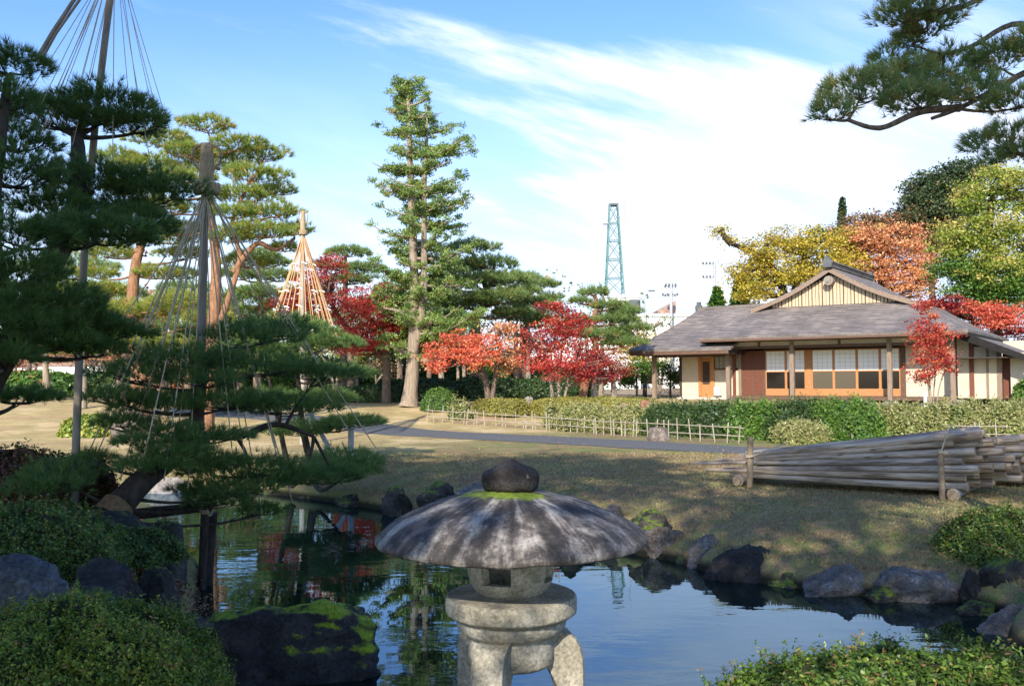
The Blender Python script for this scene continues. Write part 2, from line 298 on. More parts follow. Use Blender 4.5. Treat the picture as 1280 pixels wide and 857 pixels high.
def m_roof():
    m, nt, bs = base_mat('wood_shingle_roof'); t = N(nt, 'ShaderNodeTexCoord'); s = N(nt, 'ShaderNodeSeparateXYZ'); nt.links.new(t.outputs['Object'], s.inputs[0])
    c3 = N(nt, 'ShaderNodeCombineXYZ'); nt.links.new(math_n(nt, 'ADD', s.outputs[0], s.outputs[1]), c3.inputs[0]); nt.links.new(math_n(nt, 'MULTIPLY', s.outputs[2], 1.0), c3.inputs[1])
    br = N(nt, 'ShaderNodeTexBrick'); nt.links.new(c3.outputs[0], br.inputs['Vector']); br.inputs['Scale'].default_value = 1.0; br.inputs['Brick Width'].default_value = .42; br.inputs['Row Height'].default_value = .085; br.inputs['Mortar Size'].default_value = .007; br.inputs['Mortar Smooth'].default_value = .2
    br.inputs['Color1'].default_value = (.235, .21, .195, 1); br.inputs['Color2'].default_value = (.155, .138, .13, 1); br.inputs['Mortar'].default_value = (.035, .03, .028, 1)
    mp = N(nt, 'ShaderNodeMapping'); nt.links.new(t.outputs['Object'], mp.inputs[0]); mp.inputs['Scale'].default_value = (.8, .8, 9)
    n1 = noise_n(nt, mp.outputs[0], 1.5, 6, .7); n2 = noise_n(nt, t.outputs['Object'], .6, 6)
    f = math_n(nt, 'ADD', math_n(nt, 'MULTIPLY', n1, .5), math_n(nt, 'MULTIPLY', n2, .5))
    mu = N(nt, 'ShaderNodeMixRGB', blend_type='MULTIPLY'); mu.inputs[0].default_value = 1; nt.links.new(br.outputs[0], mu.inputs[1]); nt.links.new(ramp(nt, f, [(.36, (.60, .60, .63)), (.5, (.95, .93, .92)), (.64, (1.5, 1.4, 1.3))]), mu.inputs[2])
    nt.links.new(mu.outputs[0], bs.inputs['Base Color']); bs.inputs['Roughness'].default_value = .8; bump(nt, bs, math_n(nt, 'FRACT', math_n(nt, 'MULTIPLY', s.outputs[2], 1/.085)), .5, .02); return m
M['roof'] = m_roof()
M['plaster'] = simple('earth_plaster', (.50, .43, .33), (.60, .53, .42), (1, 1, 1), 3, .95, .1)
M['wood_br'] = simple('wood_brown', (.085, .048, .034), (.17, .10, .07), (3, 3, .5), 10, .7, .2)
M['wood_post'] = simple('wood_post_weathered', (.17, .12, .09), (.31, .235, .18), (4, 4, .5), 10, .8, .2)
M['wood_or'] = simple('wood_honey', (.36, .155, .06), (.50, .25, .105), (1, 1, 6), 6, .55, .1)
M['wood_red'] = simple('shutter_red_brown', (.11, .035, .022), (.20, .075, .045), (1, 1, 8), 8, .6, .2)
M['wood_gable'] = simple('gable_boards', (.40, .30, .19), (.62, .51, .36), (9, 9, .4), 5, .8, .2)
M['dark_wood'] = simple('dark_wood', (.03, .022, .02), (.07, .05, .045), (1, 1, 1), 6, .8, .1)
def m_shoji():
    m, nt, bs = base_mat('shoji_paper'); bs.inputs['Base Color'].default_value = (.88, .88, .88, 1); bs.inputs['Roughness'].default_value = .6; return m
M['shoji'] = m_shoji()
def m_glass(name, c, r=.06):
    m, nt, bs = base_mat(name); bs.inputs['Base Color'].default_value = (*c, 1); bs.inputs['Roughness'].default_value = r; bs.inputs['IOR'].default_value = 1.45; return m
M['glass'] = m_glass('window_glass_dark', (.014, .012, .010))
M['glass2'] = m_glass('window_glass_room', (.10, .085, .06))
M['frost'] = m_glass('frosted_glass', (.36, .36, .32), .3)
M['shade_wood'] = simple('shaded_eave_wood', (.008, .007, .007), (.018, .016, .016), ns=6, b=.1)  # near-black: shade of the side eave put into the wood colour
M['concrete'] = simple('concrete', (.42, .40, .36), (.58, .55, .49), ns=4)
M['white_b'] = simple('white_building', (.74, .74, .73), (.82, .82, .80), ns=2, b=0)
M['grey_b'] = simple('grey_building', (.35, .36, .38), (.45, .46, .47), ns=2, b=0)
M['dkgrey'] = simple('dark_grey_metal', (.07, .08, .09), (.12, .13, .14), ns=2, b=0)
M['redroof'] = simple('dull_roof_brown', (.24, .15, .12), (.36, .26, .20), ns=3, b=0)
M['steel'] = simple('green_painted_steel', (.10, .20, .20), (.16, .30, .29), ns=6, b=0)
M['lampgrey'] = simple('pole_grey_paint', (.32, .34, .36), (.42, .44, .46), ns=6, b=0)
M['gardenwall'] = simple('garden_wall', (.36, .29, .19), (.62, .52, .37), ns=4, b=.4)

# ------------------------------------------------------------------ ground and pond
POND = np.array([(-8.6, 15.6), (-7.9, 17.2), (-6.9, 18.1), (-5.4, 18.2), (-4.1, 17.3), (-2.9, 16.2), (-1.8, 15.1), (-.5, 13.8), (.6, 12.7), (1.5, 11.5), (2.0, 10.95), (2.3, 10.3),
                 (2.8, 9.7), (3.5, 9.25), (4.4, 8.95), (4.6, 8.3), (4.2, 7.6), (3.9, 6.2), (3.2, 4.9), (2.0, 3.5), (.8, 2.6), (-.6, 2.4), (-1.6, 3.0), (-2.0, 4.6), (-2.4, 6.6), (-2.9, 8.0),
                 (-3.3, 9.3), (-3.75, 10.6), (-5.0, 12.3), (-6.6, 13.6)])
def pond_sd(x, y):                       # signed distance, negative in the water
    x = np.asarray(x, float); y = np.asarray(y, float); A = POND; B = np.roll(POND, -1, 0)
    d = np.full(x.shape, 1e9); ins = np.zeros(x.shape, bool)
    for (ax_, ay_), (bx_, by_) in zip(A, B):
        ex, ey = bx_-ax_, by_-ay_; t = np.clip(((x-ax_)*ex+(y-ay_)*ey)/(ex*ex+ey*ey), 0, 1)
        d = np.minimum(d, np.hypot(x-ax_-t*ex, y-ay_-t*ey))
        c = ((ay_ > y) != (by_ > y)) & (x < (bx_-ax_)*(y-ay_)/(by_-ay_+1e-12)+ax_); ins ^= c
    return np.where(ins, -d, d)
def ss(t): t = np.clip(t, 0, 1); return t*t*(3-2*t)
def gz(x, y):
    x = np.asarray(x, float); y = np.asarray(y, float); sd = pond_sd(x, y)
    z = .68*ss((y-27.5)/12.0)
    z = z + .03*np.sin(x*.35+1)*np.sin(y*.3) * ss((y-9)/6)
    z = z - .27*(1-ss(sd/1.6))
    left = ss((-x-1.6)/1.4)*ss((10.5-y)/2.5)*ss(y/2)*.45
    z = z + left*ss(sd/.8)
    z = np.where(sd < 0, -.27-.75*ss(-sd/.45), z)
    return z
def gz1(x, y): return float(gz(np.array([x]), np.array([y]))[0])
def G(px, py, add=0.0):                  # where a sight line meets the ground
    d = CRn @ np.array([(px-640)/1150., -(py-428.5)/1150., -1.0]); lo = 2.0
    for t in np.arange(3, 140, .1):
        p = np.array([0, 0, EYE])+d*t
        if p[2] <= gz1(p[0], p[1])+add: return p
    return np.array([0, 0, EYE])+d*60
def axis(lo, hi, st, far):
    a = list(np.arange(lo, hi+1e-6, st)); s = st; x = hi
    while x < far: s *= 1.35; x += s; a.append(x)
    s = st; x = lo
    while x > -far: s *= 1.35; x -= s; a.insert(0, x)
    return np.array(a)
xs = axis(-11, 11, .16, 2500); ys = axis(1, 22, .16, 2500)
X, Y = np.meshgrid(xs, ys); Z = gz(X, Y)
g = MB(); nx = len(xs); i, j = np.meshgrid(np.arange(len(ys)-1), np.arange(nx-1), indexing='ij'); q = (i*nx+j).ravel()
g.add(np.stack([X, Y, Z], -1).reshape(-1, 3), np.stack([q, q+1, q+nx+1, q+nx], -1), smooth=True)
def m_ground():
    m, nt, bs = base_mat('lawn_turf'); v = coords(nt)
    n1 = noise_n(nt, v, .55, 6, .6); n2 = noise_n(nt, v, 4, 6, .7); n3 = noise_n(nt, v, 45, 4, .7)
    near = ramp(nt, math_n(nt, 'ADD', math_n(nt, 'MULTIPLY', n1, .45), math_n(nt, 'MULTIPLY', n2, .55)),
                [(.36, (.29, .19, .11)), (.45, (.31, .235, .13)), (.51, (.27, .25, .11)), (.58, (.18, .225, .07)), (.67, (.40, .36, .20))])
    far = ramp(nt, n1, [(.35, (.50, .34, .20)), (.5, (.47, .38, .17)), (.65, (.66, .50, .29))])
    s = N(nt, 'ShaderNodeSeparateXYZ'); nt.links.new(v, s.inputs[0])
    # sunlit yellow painted into the turf to the far left and along the fence, reddish brown turf in the middle of the lawn
    fy = sstep(nt, math_n(nt, 'ADD', math_n(nt, 'MULTIPLY_ADD', s.outputs[0], -.17, math_n(nt, 'MULTIPLY', n1, 3.0)), math_n(nt, 'MULTIPLY', s.outputs[1], .14)), 4.7, 5.9)
    c = mixc(nt, fy, near, far)
    c = mixc(nt, sstep(nt, s.outputs[1], 45, 60), c, (.40, .31, .20))
    mu = N(nt, 'ShaderNodeMixRGB', blend_type='MULTIPLY'); mu.inputs[0].default_value = 1; nt.links.new(c, mu.inputs[1]); nt.links.new(ramp(nt, math_n(nt, 'ADD', math_n(nt, 'MULTIPLY', n3, .55), math_n(nt, 'MULTIPLY', noise_n(nt, v, 1.6, 8, .75), .45)), [(.38, (.52, .55, .50)), (.52, (.95, .95, .95)), (.64, (1.35, 1.3, 1.25))]), mu.inputs[2])
    # mud below the waterline
    c = mixc(nt, sstep(nt, s.outputs[2], -.36, -.46), mu.outputs[0], (.03, .028, .018))
    nt.links.new(c, bs.inputs['Base Color']); bs.inputs['Roughness'].default_value = .95; bs.inputs['Specular IOR Level'].default_value = .1
    bump(nt, bs, math_n(nt, 'ADD', n3, n2), .7, .03); return m
g.build('ground', m_ground(), kind='structure')
def m_water():
    m = bpy.data.materials.new('pond_water'); m.use_nodes = True; nt = m.node_tree; nt.nodes.clear()
    d = N(nt, 'ShaderNodeBsdfDiffuse'); d.inputs[0].default_value = (.010, .014, .009, 1); g_ = N(nt, 'ShaderNodeBsdfGlossy'); g_.inputs['Color'].default_value = (.60, .82, 1.0, 1); g_.inputs['Roughness'].default_value = .01
    fr = N(nt, 'ShaderNodeFresnel'); fr.inputs[0].default_value = 1.75; mxs = N(nt, 'ShaderNodeMixShader'); nt.links.new(fr.outputs[0], mxs.inputs[0]); nt.links.new(d.outputs[0], mxs.inputs[1]); nt.links.new(g_.outputs[0], mxs.inputs[2])
    v = coords(nt, (1, 2.4, 1)); n1 = noise_n(nt, v, 2.2, 3, .5); n2 = noise_n(nt, v, .5, 2, .5)
    bp = N(nt, 'ShaderNodeBump'); bp.inputs['Strength'].default_value = .06; bp.inputs['Distance'].default_value = .05; nt.links.new(math_n(nt, 'MULTIPLY', n1, sstep(nt, n2, .3, .7)), bp.inputs['Height'])
    for q in (d, g_, fr): nt.links.new(bp.outputs[0], q.inputs['Normal'])
    o = N(nt, 'ShaderNodeOutputMaterial'); nt.links.new(mxs.outputs[0], o.inputs[0]); return m
w = MB(); w.quad([(-12, 1, -.5), (8, 1, -.5), (8, 21, -.5), (-12, 21, -.5)]); w.build('pond_water', m_water(), kind='structure')
# asphalt path
pc = [(-14, 35.5), (-9, 33.6), (-5.8, 31.2), (-3, 28.2), (0, 25.3), (3, 22.7), (5, 21.0), (7.6, 18.9), (11, 16.8), (16, 14.6)]
pw = [.9, .95, 1.0, 1.05, 1.1, 1.05, .95, .85, .8, .8]
pc = np.array(pc); tt = np.linspace(0, len(pc)-1, 90); pcx = np.interp(tt, range(len(pc)), pc[:, 0]); pcy = np.interp(tt, range(len(pc)), pc[:, 1]); pww = np.interp(tt, range(len(pc)), pw)
tx = np.gradient(pcx); ty = np.gradient(pcy); L = np.hypot(tx, ty); nxx, nyy = -ty/L, tx/L
p = MB(); rows = []
for k in np.linspace(-1, 1, 7):
    wv = pww*(1+.04*np.sin(tt*9+k)); x = pcx+nxx*wv*k; y = pcy+nyy*wv*k; rows.append(np.stack([x, y, gz(x, y)+.022-.012*abs(k)**6], -1))
R_ = np.stack(rows); n_ = 90; i, j = np.meshgrid(np.arange(6), np.arange(n_-1), indexing='ij'); q = (i*n_+j).ravel()
p.add(R_.reshape(-1, 3), np.stack([q, q+n_, q+n_+1, q+1], -1), smooth=True)
M['asphalt'] = simple('asphalt', (.085, .09, .092), (.14, .145, .145), ns=25, rough=.9, b=.4)
p.build('path', M['asphalt'], kind='structure')
M['earth'] = simple('bare_earth', (.30, .18, .12), (.42, .28, .19), ns=6)
e = MB()
for (x0, y0, x1, y1) in [(-30, 50, 22, 53)]:
    e.add([(x, y, gz1(x, y)+.02) for x, y in ((x0, y0), (x1, y0), (x1, y1), (x0, y1))], [[0, 1, 2, 3]])
e.build('earth_walk', M['earth'], kind='structure')
# short grass
def grass():
    n = 230000; x = rng.uniform(-9, 8.5, n); y = 7.5+13*rng.random(n)**1.6
    sd = pond_sd(x, y); k = (sd > .03) & ((sd > .0)); x, y = x[k], y[k]; z = gz(x, y); n = len(x)
    patch = np.sin(x*1.3+np.sin(y*.9)*2)*np.sin(y*1.1+np.sin(x*.7)*2)
    var = np.clip(.40+.20*patch+.20*rng.standard_normal(n), 0, 1)
    h = rng.uniform(.012, .030, n)*(1+.9*np.clip(1-pond_sd(x, y)/.5, 0, 1)); a = rng.uniform(0, 2*np.pi, n); wd = .006+.0004*y
    b = np.stack([x, y, z-.003], -1); s = np.stack([np.cos(a), np.sin(a), 0*a], -1)*wd[:, None]
    tp = b+np.stack([rng.normal(0, .018, n), rng.normal(0, .018, n), h], -1)
    m = MB(); m.add(np.stack([b-s, b+s, tp], 1).reshape(-1, 3), np.arange(3*n).reshape(-1, 3), var=var)
    m.build('grass', M['grass'], kind='stuff', label='short brownish green lawn grass running down to the pond edge')
grass()

# ------------------------------------------------------------------ plant builders
def bez(a, b, c, n=8):
    t = np.linspace(0, 1, n)[:, None]; return (1-t)**2*a+2*t*(1-t)*b+t*t*c
def smooth_pts(pts, n=24):
    pts = np.asarray(pts, float); m = len(pts)
    if m < 3: return pts
    out = []
    for t in np.linspace(0, m-1-1e-6, n):
        i = int(t); f = t-i; p0 = pts[max(i-1, 0)]; p1 = pts[i]; p2 = pts[i+1]; p3 = pts[min(i+2, m-1)]
        out.append(.5*((2*p1)+(-p0+p2)*f+(2*p0-5*p1+4*p2-p3)*f*f+(-p0+3*p1-3*p2+p3)*f**3))
    return np.array(out)
def needles(mb, c, d, n, L, w, spread, var, mi=0):
    N_ = len(c); c = np.repeat(c, n, 0); d = np.repeat(d, n, 0); va = np.repeat(var, n)+rng.normal(0, .08, N_*n)
    dd = nrm(d+spread*rng.standard_normal(d.shape)); l = L*rng.uniform(.7, 1.15, N_*n)
    s = nrm(np.cross(dd, rng.standard_normal(dd.shape)))*w*.5
    v = np.stack([c-s, c+s, c+dd*l[:, None]], 1).reshape(-1, 3)
    mb.add(v, np.arange(len(v)).reshape(-1, 3), mi=mi, var=np.clip(va, 0, 1))
def limb_pts(trunk, target, sag=.12):
    d = np.linalg.norm((trunk-target)*np.array([1, 1, 1.5]), axis=1)+np.maximum(trunk[:, 2]-target[2], 0)*1.2
    i = int(np.argmin(d)); a = trunk[i]; L = np.linalg.norm(target-a)
    mid = (a+target)/2+np.array([rng.normal(0, .10), rng.normal(0, .10), -sag])*L
    return i, bez(a, mid, target, 9)
def pine(label, trunks, pads, mat, bark, r0, r1, dens=1.0, nn=16, L=.10, w=.006, name='pine_tree', group=None, tw=5, varc=.45, twr=.35, rl=None, r2=None):
    base = np.array(trunks[0][0], float); root = empty(name, tuple(base), 0, label, 'tree', group)
    tm = MB(); tp = []
    for k, t in enumerate(trunks):
        q = smooth_pts(t, 22); rr = np.linspace(r0, r1, 22) if k == 0 else np.linspace(r2 or r0*.55, (rl or r1*.6), 22)
        tm.tube(q-base, rr, 10, wob=.12); tp.append(q)
    allp = np.vstack(tp)
    bm_ = tm; cm = MB(); bl = rl or r1*.9
    for (c, rx, ry, rz) in pads:
        c = np.array(c, float); i, lp = limb_pts(allp, c-np.array([0, 0, rz*.25]))
        bm_.tube(lp-base, np.linspace(bl, bl*.4, len(lp)), 6, wob=.2)
        ph = rng.uniform(0, 6.28, 4)
        for k in range(tw):
            a = rng.uniform(0, 2*np.pi); rad = rng.uniform(.5, .95); e = c+np.array([rx*rad*np.cos(a), ry*rad*np.sin(a), rng.uniform(-.1, .25)*rz])
            s_ = lp[-1-int(rng.integers(0, 3))]; bm_.tube(bez(s_, (s_+e)/2-np.array([0, 0, .25*rz]), e, 5)-base, np.linspace(bl*.4, bl*.12, 5), 4, cap=False)
        area = math.pi*rx*ry; n = int(dens*area/(twr*L)**2*.80)+40
        th = rng.uniform(0, 2*np.pi, n); lob = 1+.16*np.sin(3*th+ph[0])+.11*np.sin(5*th+ph[1])+.07*np.sin(9*th+ph[2])
        r = np.sqrt(rng.random(n))**.85; sh = np.sqrt(np.maximum(1-r**2.2, 0))
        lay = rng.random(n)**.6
        lump = .75+.35*np.sin(r*rx/L*1.1+ph[3]+np.cos(2*th)*2)*np.sin(th*4+ph[2])
        zz = rz*sh*(lay*1.8-.55)*lump
        pc_ = np.stack([rx*r*lob*np.cos(th), ry*r*lob*np.sin(th), zz], -1)
        dr = nrm(np.stack([np.cos(th)*r*1.1, np.sin(th)*r*1.1, .75+.5*rng.random(n)-.35*(lay < .25)], -1))
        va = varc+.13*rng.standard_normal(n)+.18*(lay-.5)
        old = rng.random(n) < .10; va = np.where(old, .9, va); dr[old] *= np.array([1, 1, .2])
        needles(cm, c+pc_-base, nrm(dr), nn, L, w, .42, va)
    bm_.build('trunk', bark, root); cm.build('crown', mat, root)
    return root
def PX(px, py, D, rx, rz, ryf=1.0):       # a pad: centre pixel, depth, half sizes in pixels
    s = D/1150.; return (P(px, py, D), rx*s*1.06, rx*s*ryf*1.06, rz*s*1.12)
def leaves(mb, c, L, n, sig, flat, var, mi=0, wf=.6, up=1.2):
    N_ = len(c); cc = np.repeat(c, n, 0)+np.clip(rng.standard_normal((N_*n, 3)), -1.5, 1.5)*np.repeat(np.broadcast_to(sig, (N_,)), n)[:, None]*np.array([1, 1, flat])
    m = N_*n; nor = nrm(rng.standard_normal((m, 3))+np.array([0, 0, up])); a = nrm(np.cross(nor, rng.standard_normal((m, 3)))); b = np.cross(nor, a)
    l = L*rng.uniform(.6, 1.2, m)[:, None]*.5; v = np.stack([cc-a*l, cc-b*l*wf, cc+a*l, cc+b*l*wf], 1)
    va = np.clip(np.repeat(var, n)+rng.normal(0, .12, m), 0, 1)
    mb.add(v.reshape(-1, 3), np.arange(4*m).reshape(-1, 4), mi=mi, var=va)
def broad(label, base, trunks, blobs, mat, bark, r0, L=.13, K=60, n=22, sig=.22, flat=.55, name='maple_tree', cat='tree', group=None, varc=.5, varw=.2, nb=10, thick=.45, mats2=None, vgrad=0.0):
    base = np.array(base, float); root = empty(name, tuple(base), 0, label, cat, group); tm = MB(); al = []
    for k, t in enumerate(trunks):
        q = smooth_pts(t, 14); tm.tube(q-base, np.linspace(r0, r0*thick, 14)*(1 if k == 0 else .8), 8, wob=.12); al.append(q)
    al = np.vstack(al)
    cm = MB(); bmb = tm; zc = [b[0][2] for b in blobs]; zlo, zhi = min(zc), max(zc)
    for bl in blobs:
        c, r = np.array(bl[0]), np.array(bl[1:4]); f = bl[4] if len(bl) > 4 else 1.0; mi = int(bl[5]) if len(bl) > 5 else 0
        k = max(4, int(K*f*.72)); d = nrm(rng.standard_normal((k, 3))); rad = rng.uniform(.15, 1.12, k)**.7
        cc = c+d*rad[:, None]*r
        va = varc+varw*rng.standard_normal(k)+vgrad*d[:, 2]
        leaves(cm, cc-base, L*.70, int(n*1.6), sig*.95*rng.uniform(.5, 1.25, k), flat*.7, va, mi=mi)
        for _ in range(nb):
            t_ = cc[int(rng.integers(k))]; i, lp = limb_pts(al, t_, .05)
            bmb.tube(lp-base, np.linspace(r0*.33, r0*.06, len(lp)), 5, cap=False, wob=.2)
    bmb.build('trunk', bark, root); cm.build('crown', [mat]+(mats2 or []), root); return root
def BX(px, py, D, rx, rz, f=1.0, mi=0):
    s = D/1150.; return (P(px, py, D), rx*s, rx*s*.9, rz*s, f, mi)
def shrub(label, c, rx, ry, rz, mat, rz_ang=0, p=2.0, n=4000, L=.05, core='core', name='shrub', cat='shrub', group=None, lump=.06, up=.6, wf=.55, varc=.5, shoots=0):
    c = np.array(c, float); m = MB(); ca, sa = math.cos(rz_ang), math.sin(rz_ang); ph = rng.uniform(0, 6, 6)
    def surf(th, fi, k=1.0):
        cx = np.cos(fi)*np.cos(th); cy = np.cos(fi)*np.sin(th); cz = np.sin(fi)
        s = (np.abs(cx)**p+np.abs(cy)**p+np.abs(cz)**p)**(-1./p)
        ls = 1+lump*(np.sin(5*th+ph[0]+2*fi)+.7*np.sin(9*th+ph[1])*np.sin(6*fi+ph[2])+.5*np.sin(17*th+ph[3]+5*np.sin(7*fi))+.35*np.sin(31*th+11*fi)*np.sin(27*fi+ph[4]))
        x, y, z = cx*s*rx*k*ls, cy*s*ry*k*ls, cz*s*rz*k*ls
        return np.stack([ca*x-sa*y, sa*x+ca*y, z], -1)
    th = np.linspace(0, 2*np.pi, 41)[:-1]; fi = np.linspace(0, np.pi/2, 12); T, F_ = np.meshgrid(th, fi); v = surf(T, F_, .93)
    i = np.arange(11)[:, None]*40; j = np.arange(40)[None, :]; f = np.stack([i+j, i+(j+1) % 40, i+40+(j+1) % 40, i+40+j], -1).reshape(-1, 4)
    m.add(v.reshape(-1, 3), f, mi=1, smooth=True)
    # leaves spread evenly by area: sample, then thin by area element using box-like proportions
    k = n*3; d = nrm(rng.standard_normal((k, 3))*np.array([1, 1, 1])); d[:, 2] = np.abs(d[:, 2])
    wgt = np.abs(d[:, 0])*ry*rz+np.abs(d[:, 1])*rx*rz+np.abs(d[:, 2])*rx*ry; d2 = d*np.array([rx, ry, rz]); d2 = nrm(d2)
    sel = rng.choice(k, n, p=wgt/wgt.sum()); d = nrm(d[sel]*np.array([1, 1, 1]))
    t_ = np.arctan2(d[:, 1], d[:, 0]); f_ = np.arcsin(np.clip(d[:, 2], 0, 1)); pos = surf(t_, f_, rng.uniform(.92, 1.0, n)+.07*rng.random(n)**3)
    nor0 = nrm(pos/np.array([rx, ry, rz])**1.0); nor = nrm(nor0*1.0+rng.standard_normal((n, 3))*.75+np.array([0, 0, up*.6]))
    a = nrm(np.cross(nor, rng.standard_normal((n, 3)))); b = np.cross(nor, a); l = L*.5*rng.uniform(.5, 1.6, n)[:, None]
    va = np.clip(varc+.16*np.sin(pos[:, 0]*3/rx+ph[4])*np.sin(pos[:, 1]*4/ry+ph[5])+.12*np.sin(pos[:, 0]*17/rx+3*np.sin(pos[:, 1]*13/ry))+.2*rng.standard_normal(n), 0, 1)
    m.add(np.stack([pos-a*l, pos-b*l*wf, pos+a*l, pos+b*l*wf], 1).reshape(-1, 3), np.arange(4*n).reshape(-1, 4), mi=0, var=va)
    if shoots:
        ix = rng.choice(n, shoots); base_ = pos[ix]; up_ = nrm(nor0[ix]*.6+np.array([0, 0, .8])+rng.normal(0, .25, (shoots, 3)))
        for q in range(4): leaves(m, base_+up_*(L*(.5+1.0*q)*rng.uniform(.5, 1.1, shoots))[:, None], L*1.1, 3, L*.35, 1, np.clip(varc+.25+.2*rng.standard_normal(shoots), 0, 1), wf=.4)
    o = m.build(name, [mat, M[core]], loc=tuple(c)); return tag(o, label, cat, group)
def rock(label, c, rx, ry, rz, mat, seed=0, rot=0, cuts=10, name='rock', group=None, kind=None, pointy=0.0, amp=.11):
    import bmesh
    bm = bmesh.new(); bmesh.ops.create_icosphere(bm, subdivisions=5, radius=1); r = random.Random(seed)
    pl = []
    for _ in range(cuts):
        n = Vector((r.gauss(0, 1), r.gauss(0, 1), r.gauss(0, .8))).normalized(); pl.append((n, r.uniform(.55, .82)))
    for v in bm.verts:
        co = v.co.copy()
        for n, d in pl:
            s = co.dot(n)-d
            if s > 0: co -= n*s*.97
        k = 1+amp*noise.fractal(co*1.3+Vector((seed*3.1, 0, 0)), .8, 2.1, 4)+.075*noise.fractal(co*5+Vector((seed, 5, 0)), .8, 2.2, 5)+.05*(abs(noise.noise(co*3+Vector((seed, 1, 7))))-.2)
        co = co*k
        if pointy: f = max(co.z, 0); co.x *= 1-pointy*f*.75; co.y *= 1-pointy*f*.75; co.z *= 1+pointy*.2
        v.co = Vector((co.x*rx, co.y*ry, co.z*rz))
    me = bpy.data.meshes.new(name); bm.to_mesh(me); bm.free()
    for p_ in me.polygons: p_.use_smooth = True
    me.materials.append(mat); o = bpy.data.objects.new(name, me); COL.objects.link(o); o.location = tuple(c); o.rotation_euler = (0, 0, rot)
    return tag(o, label, 'rock', group)
# ------------------------------------------------------------------ the tea house
def house():
    H = empty('tea_house', (11.716, 38.5, 0), math.radians(-35), 'single-storey wooden Japanese house with grey shingled roof, gable and veranda', 'house')
    # foundation and porch slab
    m = MB(); m.box(-5.6, 6.4, .75, 8.5, .3, .76); m.box(-6.75, -2.5, -.45, .749, .3, .66); m.build('foundation', M['concrete'], H)
    def roof_part(name, faces, th=.10):
        r = MB()
        for f in faces: r.slab(f, th)
        return r.build(name, M['roof'], H)
    # main roof, each slope in three bands so that it sags a little
    ez_, gb = 3.36, 4.78
    def lerp(a, b, t): return tuple(np.array(a)*(1-t)+np.array(b)*t)
    def slope(a0, a1, b0, b1, sag=.13, n=5):
        out = []
        for k in range(n):
            t0, t1 = k/n, (k+1)/n
            def q(a, b, t): v = np.array(a)*(1-t)+np.array(b)*t; v[2] -= sag*math.sin(math.pi*t); return tuple(v)
            out.append([q(a0, b0, t0), q(a1, b1, t0), q(a1, b1, t1), q(a0, b0, t1)])
        return out
    RF = (6.85, -1.0, ez_); LF = (-3.70, -1.0, ez_); RB = (6.85, 10.5, ez_); LB = (-3.70, 10.5, ez_)
    rf = (4.35, 2.45, gb); lf = (-2.35, 2.45, gb); rb = (4.35, 8.6, gb); lb = (-2.35, 8.6, gb)
    rg0 = (1.0, 2.05, 6.42); rg1 = (1.0, 9.0, 6.42)
    fs = slope(LF, RF, lf, rf)+slope(RF, RB, rf, rb)+slope(RB, LB, rb, lb)+slope(LB, LF, lb, lf)
    fs += slope((4.45, 2.05, gb-.05), (4.45, 9.0, gb-.05), rg0, rg1, .16, 4)+slope((-2.45, 9.0, gb-.05), (-2.45, 2.05, gb-.05), rg1, rg0, .16, 4)
    roof_part('roof', fs)
    # wing roof
    wf = [(-7.15, -1.0, 2.90), (-2.4, -1.0, 2.90), (-2.4, 4.2, 4.98), (-5.95, 4.2, 4.98)]
    fs = slope((-7.15, -1, 2.9), (-2.3, -1, 2.9), (-5.95, 4.2, 5.0), (-2.3, 4.2, 5.0), .16)+slope((-7.15, 9, 2.9), (-7.15, -1, 2.9), (-5.95, 4.3, 5.0), (-5.95, 4.2, 5.0), .1)+slope((-2.3, 9, 2.9), (-7.15, 9, 2.9), (-2.3, 4.3, 5.0), (-5.95, 4.3, 5.0), .16)
    roof_part('wing_roof', fs)
    fs = slope((8.75, -.35, 2.35), (8.75, 7.5, 2.35), (6.5, -.35, 3.32), (6.5, 7.5, 3.32), .05, 3)
    roof_part('side_roof', fs)
    m = MB(); m.add([(6.45, -.40, 3.35), (8.85, -.40, 2.30), (8.85, -.40, 2.08), (6.45, -.40, 3.02), (6.45, -.34, 3.35), (8.85, -.34, 2.30), (8.85, -.34, 2.08), (6.45, -.34, 3.02)], [[0, 1, 2, 3], [4, 7, 6, 5], [0, 4, 5, 1], [3, 2, 6, 7], [1, 5, 6, 2], [0, 3, 7, 4]]); m.build('side_shade_board', M['shade_wood'], H)  # dark board added to draw the shade along the side eave
    # ridge caps with end ornaments
    r = MB(); r.box(.84, 1.16, 1.95, 9.05, 6.38, 6.56); r.box(.76, 1.24, 1.9, 9.1, 6.563, 6.62); r.build('ridge', M['roof'], H)
    r = MB(); r.box(-5.98, -2.2, 4.1, 4.4, 4.96, 5.12); r.build('ridge', M['roof'], H)
    for (u, v, z, s) in ((1.0, 1.9, 6.40, .20), (1.0, 9.05, 6.40, .20), (-5.98, 4.25, 4.95, .17)):
        o = MB(); o.tube([(u, v-.09, z+.14), (u, v+.09, z+.14)], s, 14); o.box(u-s*.9, u+s*.9, v-.085, v+.085, z-.05, z+.14); o.box(u-s*.5, u+s*.5, v-.08, v+.08, z+.25, z+.42); o.build('ridge_ornament', M['dkgrey'], H)
    # fascias under the eaves
    m = MB(); m.box(-3.68, 6.83, -1.0, -.94, ez_-.19, ez_-.102); m.box(-3.68, -3.62, -.94, 2.5, ez_-.24, ez_-.102)
    m.box(-7.13, -2.4, -.99, -.93, 2.66, 2.798); m.box(-7.13, -7.07, -.93, 8.9, 2.66, 2.798); m.build('eave_board', M['wood_br'], H)
    m = MB(); m.box(-3.6, 6.75, -.92, .95, ez_-.14, ez_-.105); m.box(-7.05, -2.4, -.91, .93, 2.66, 2.70); m.box(6.3, 8.7, -.3, 7.4, 2.30, 2.34)
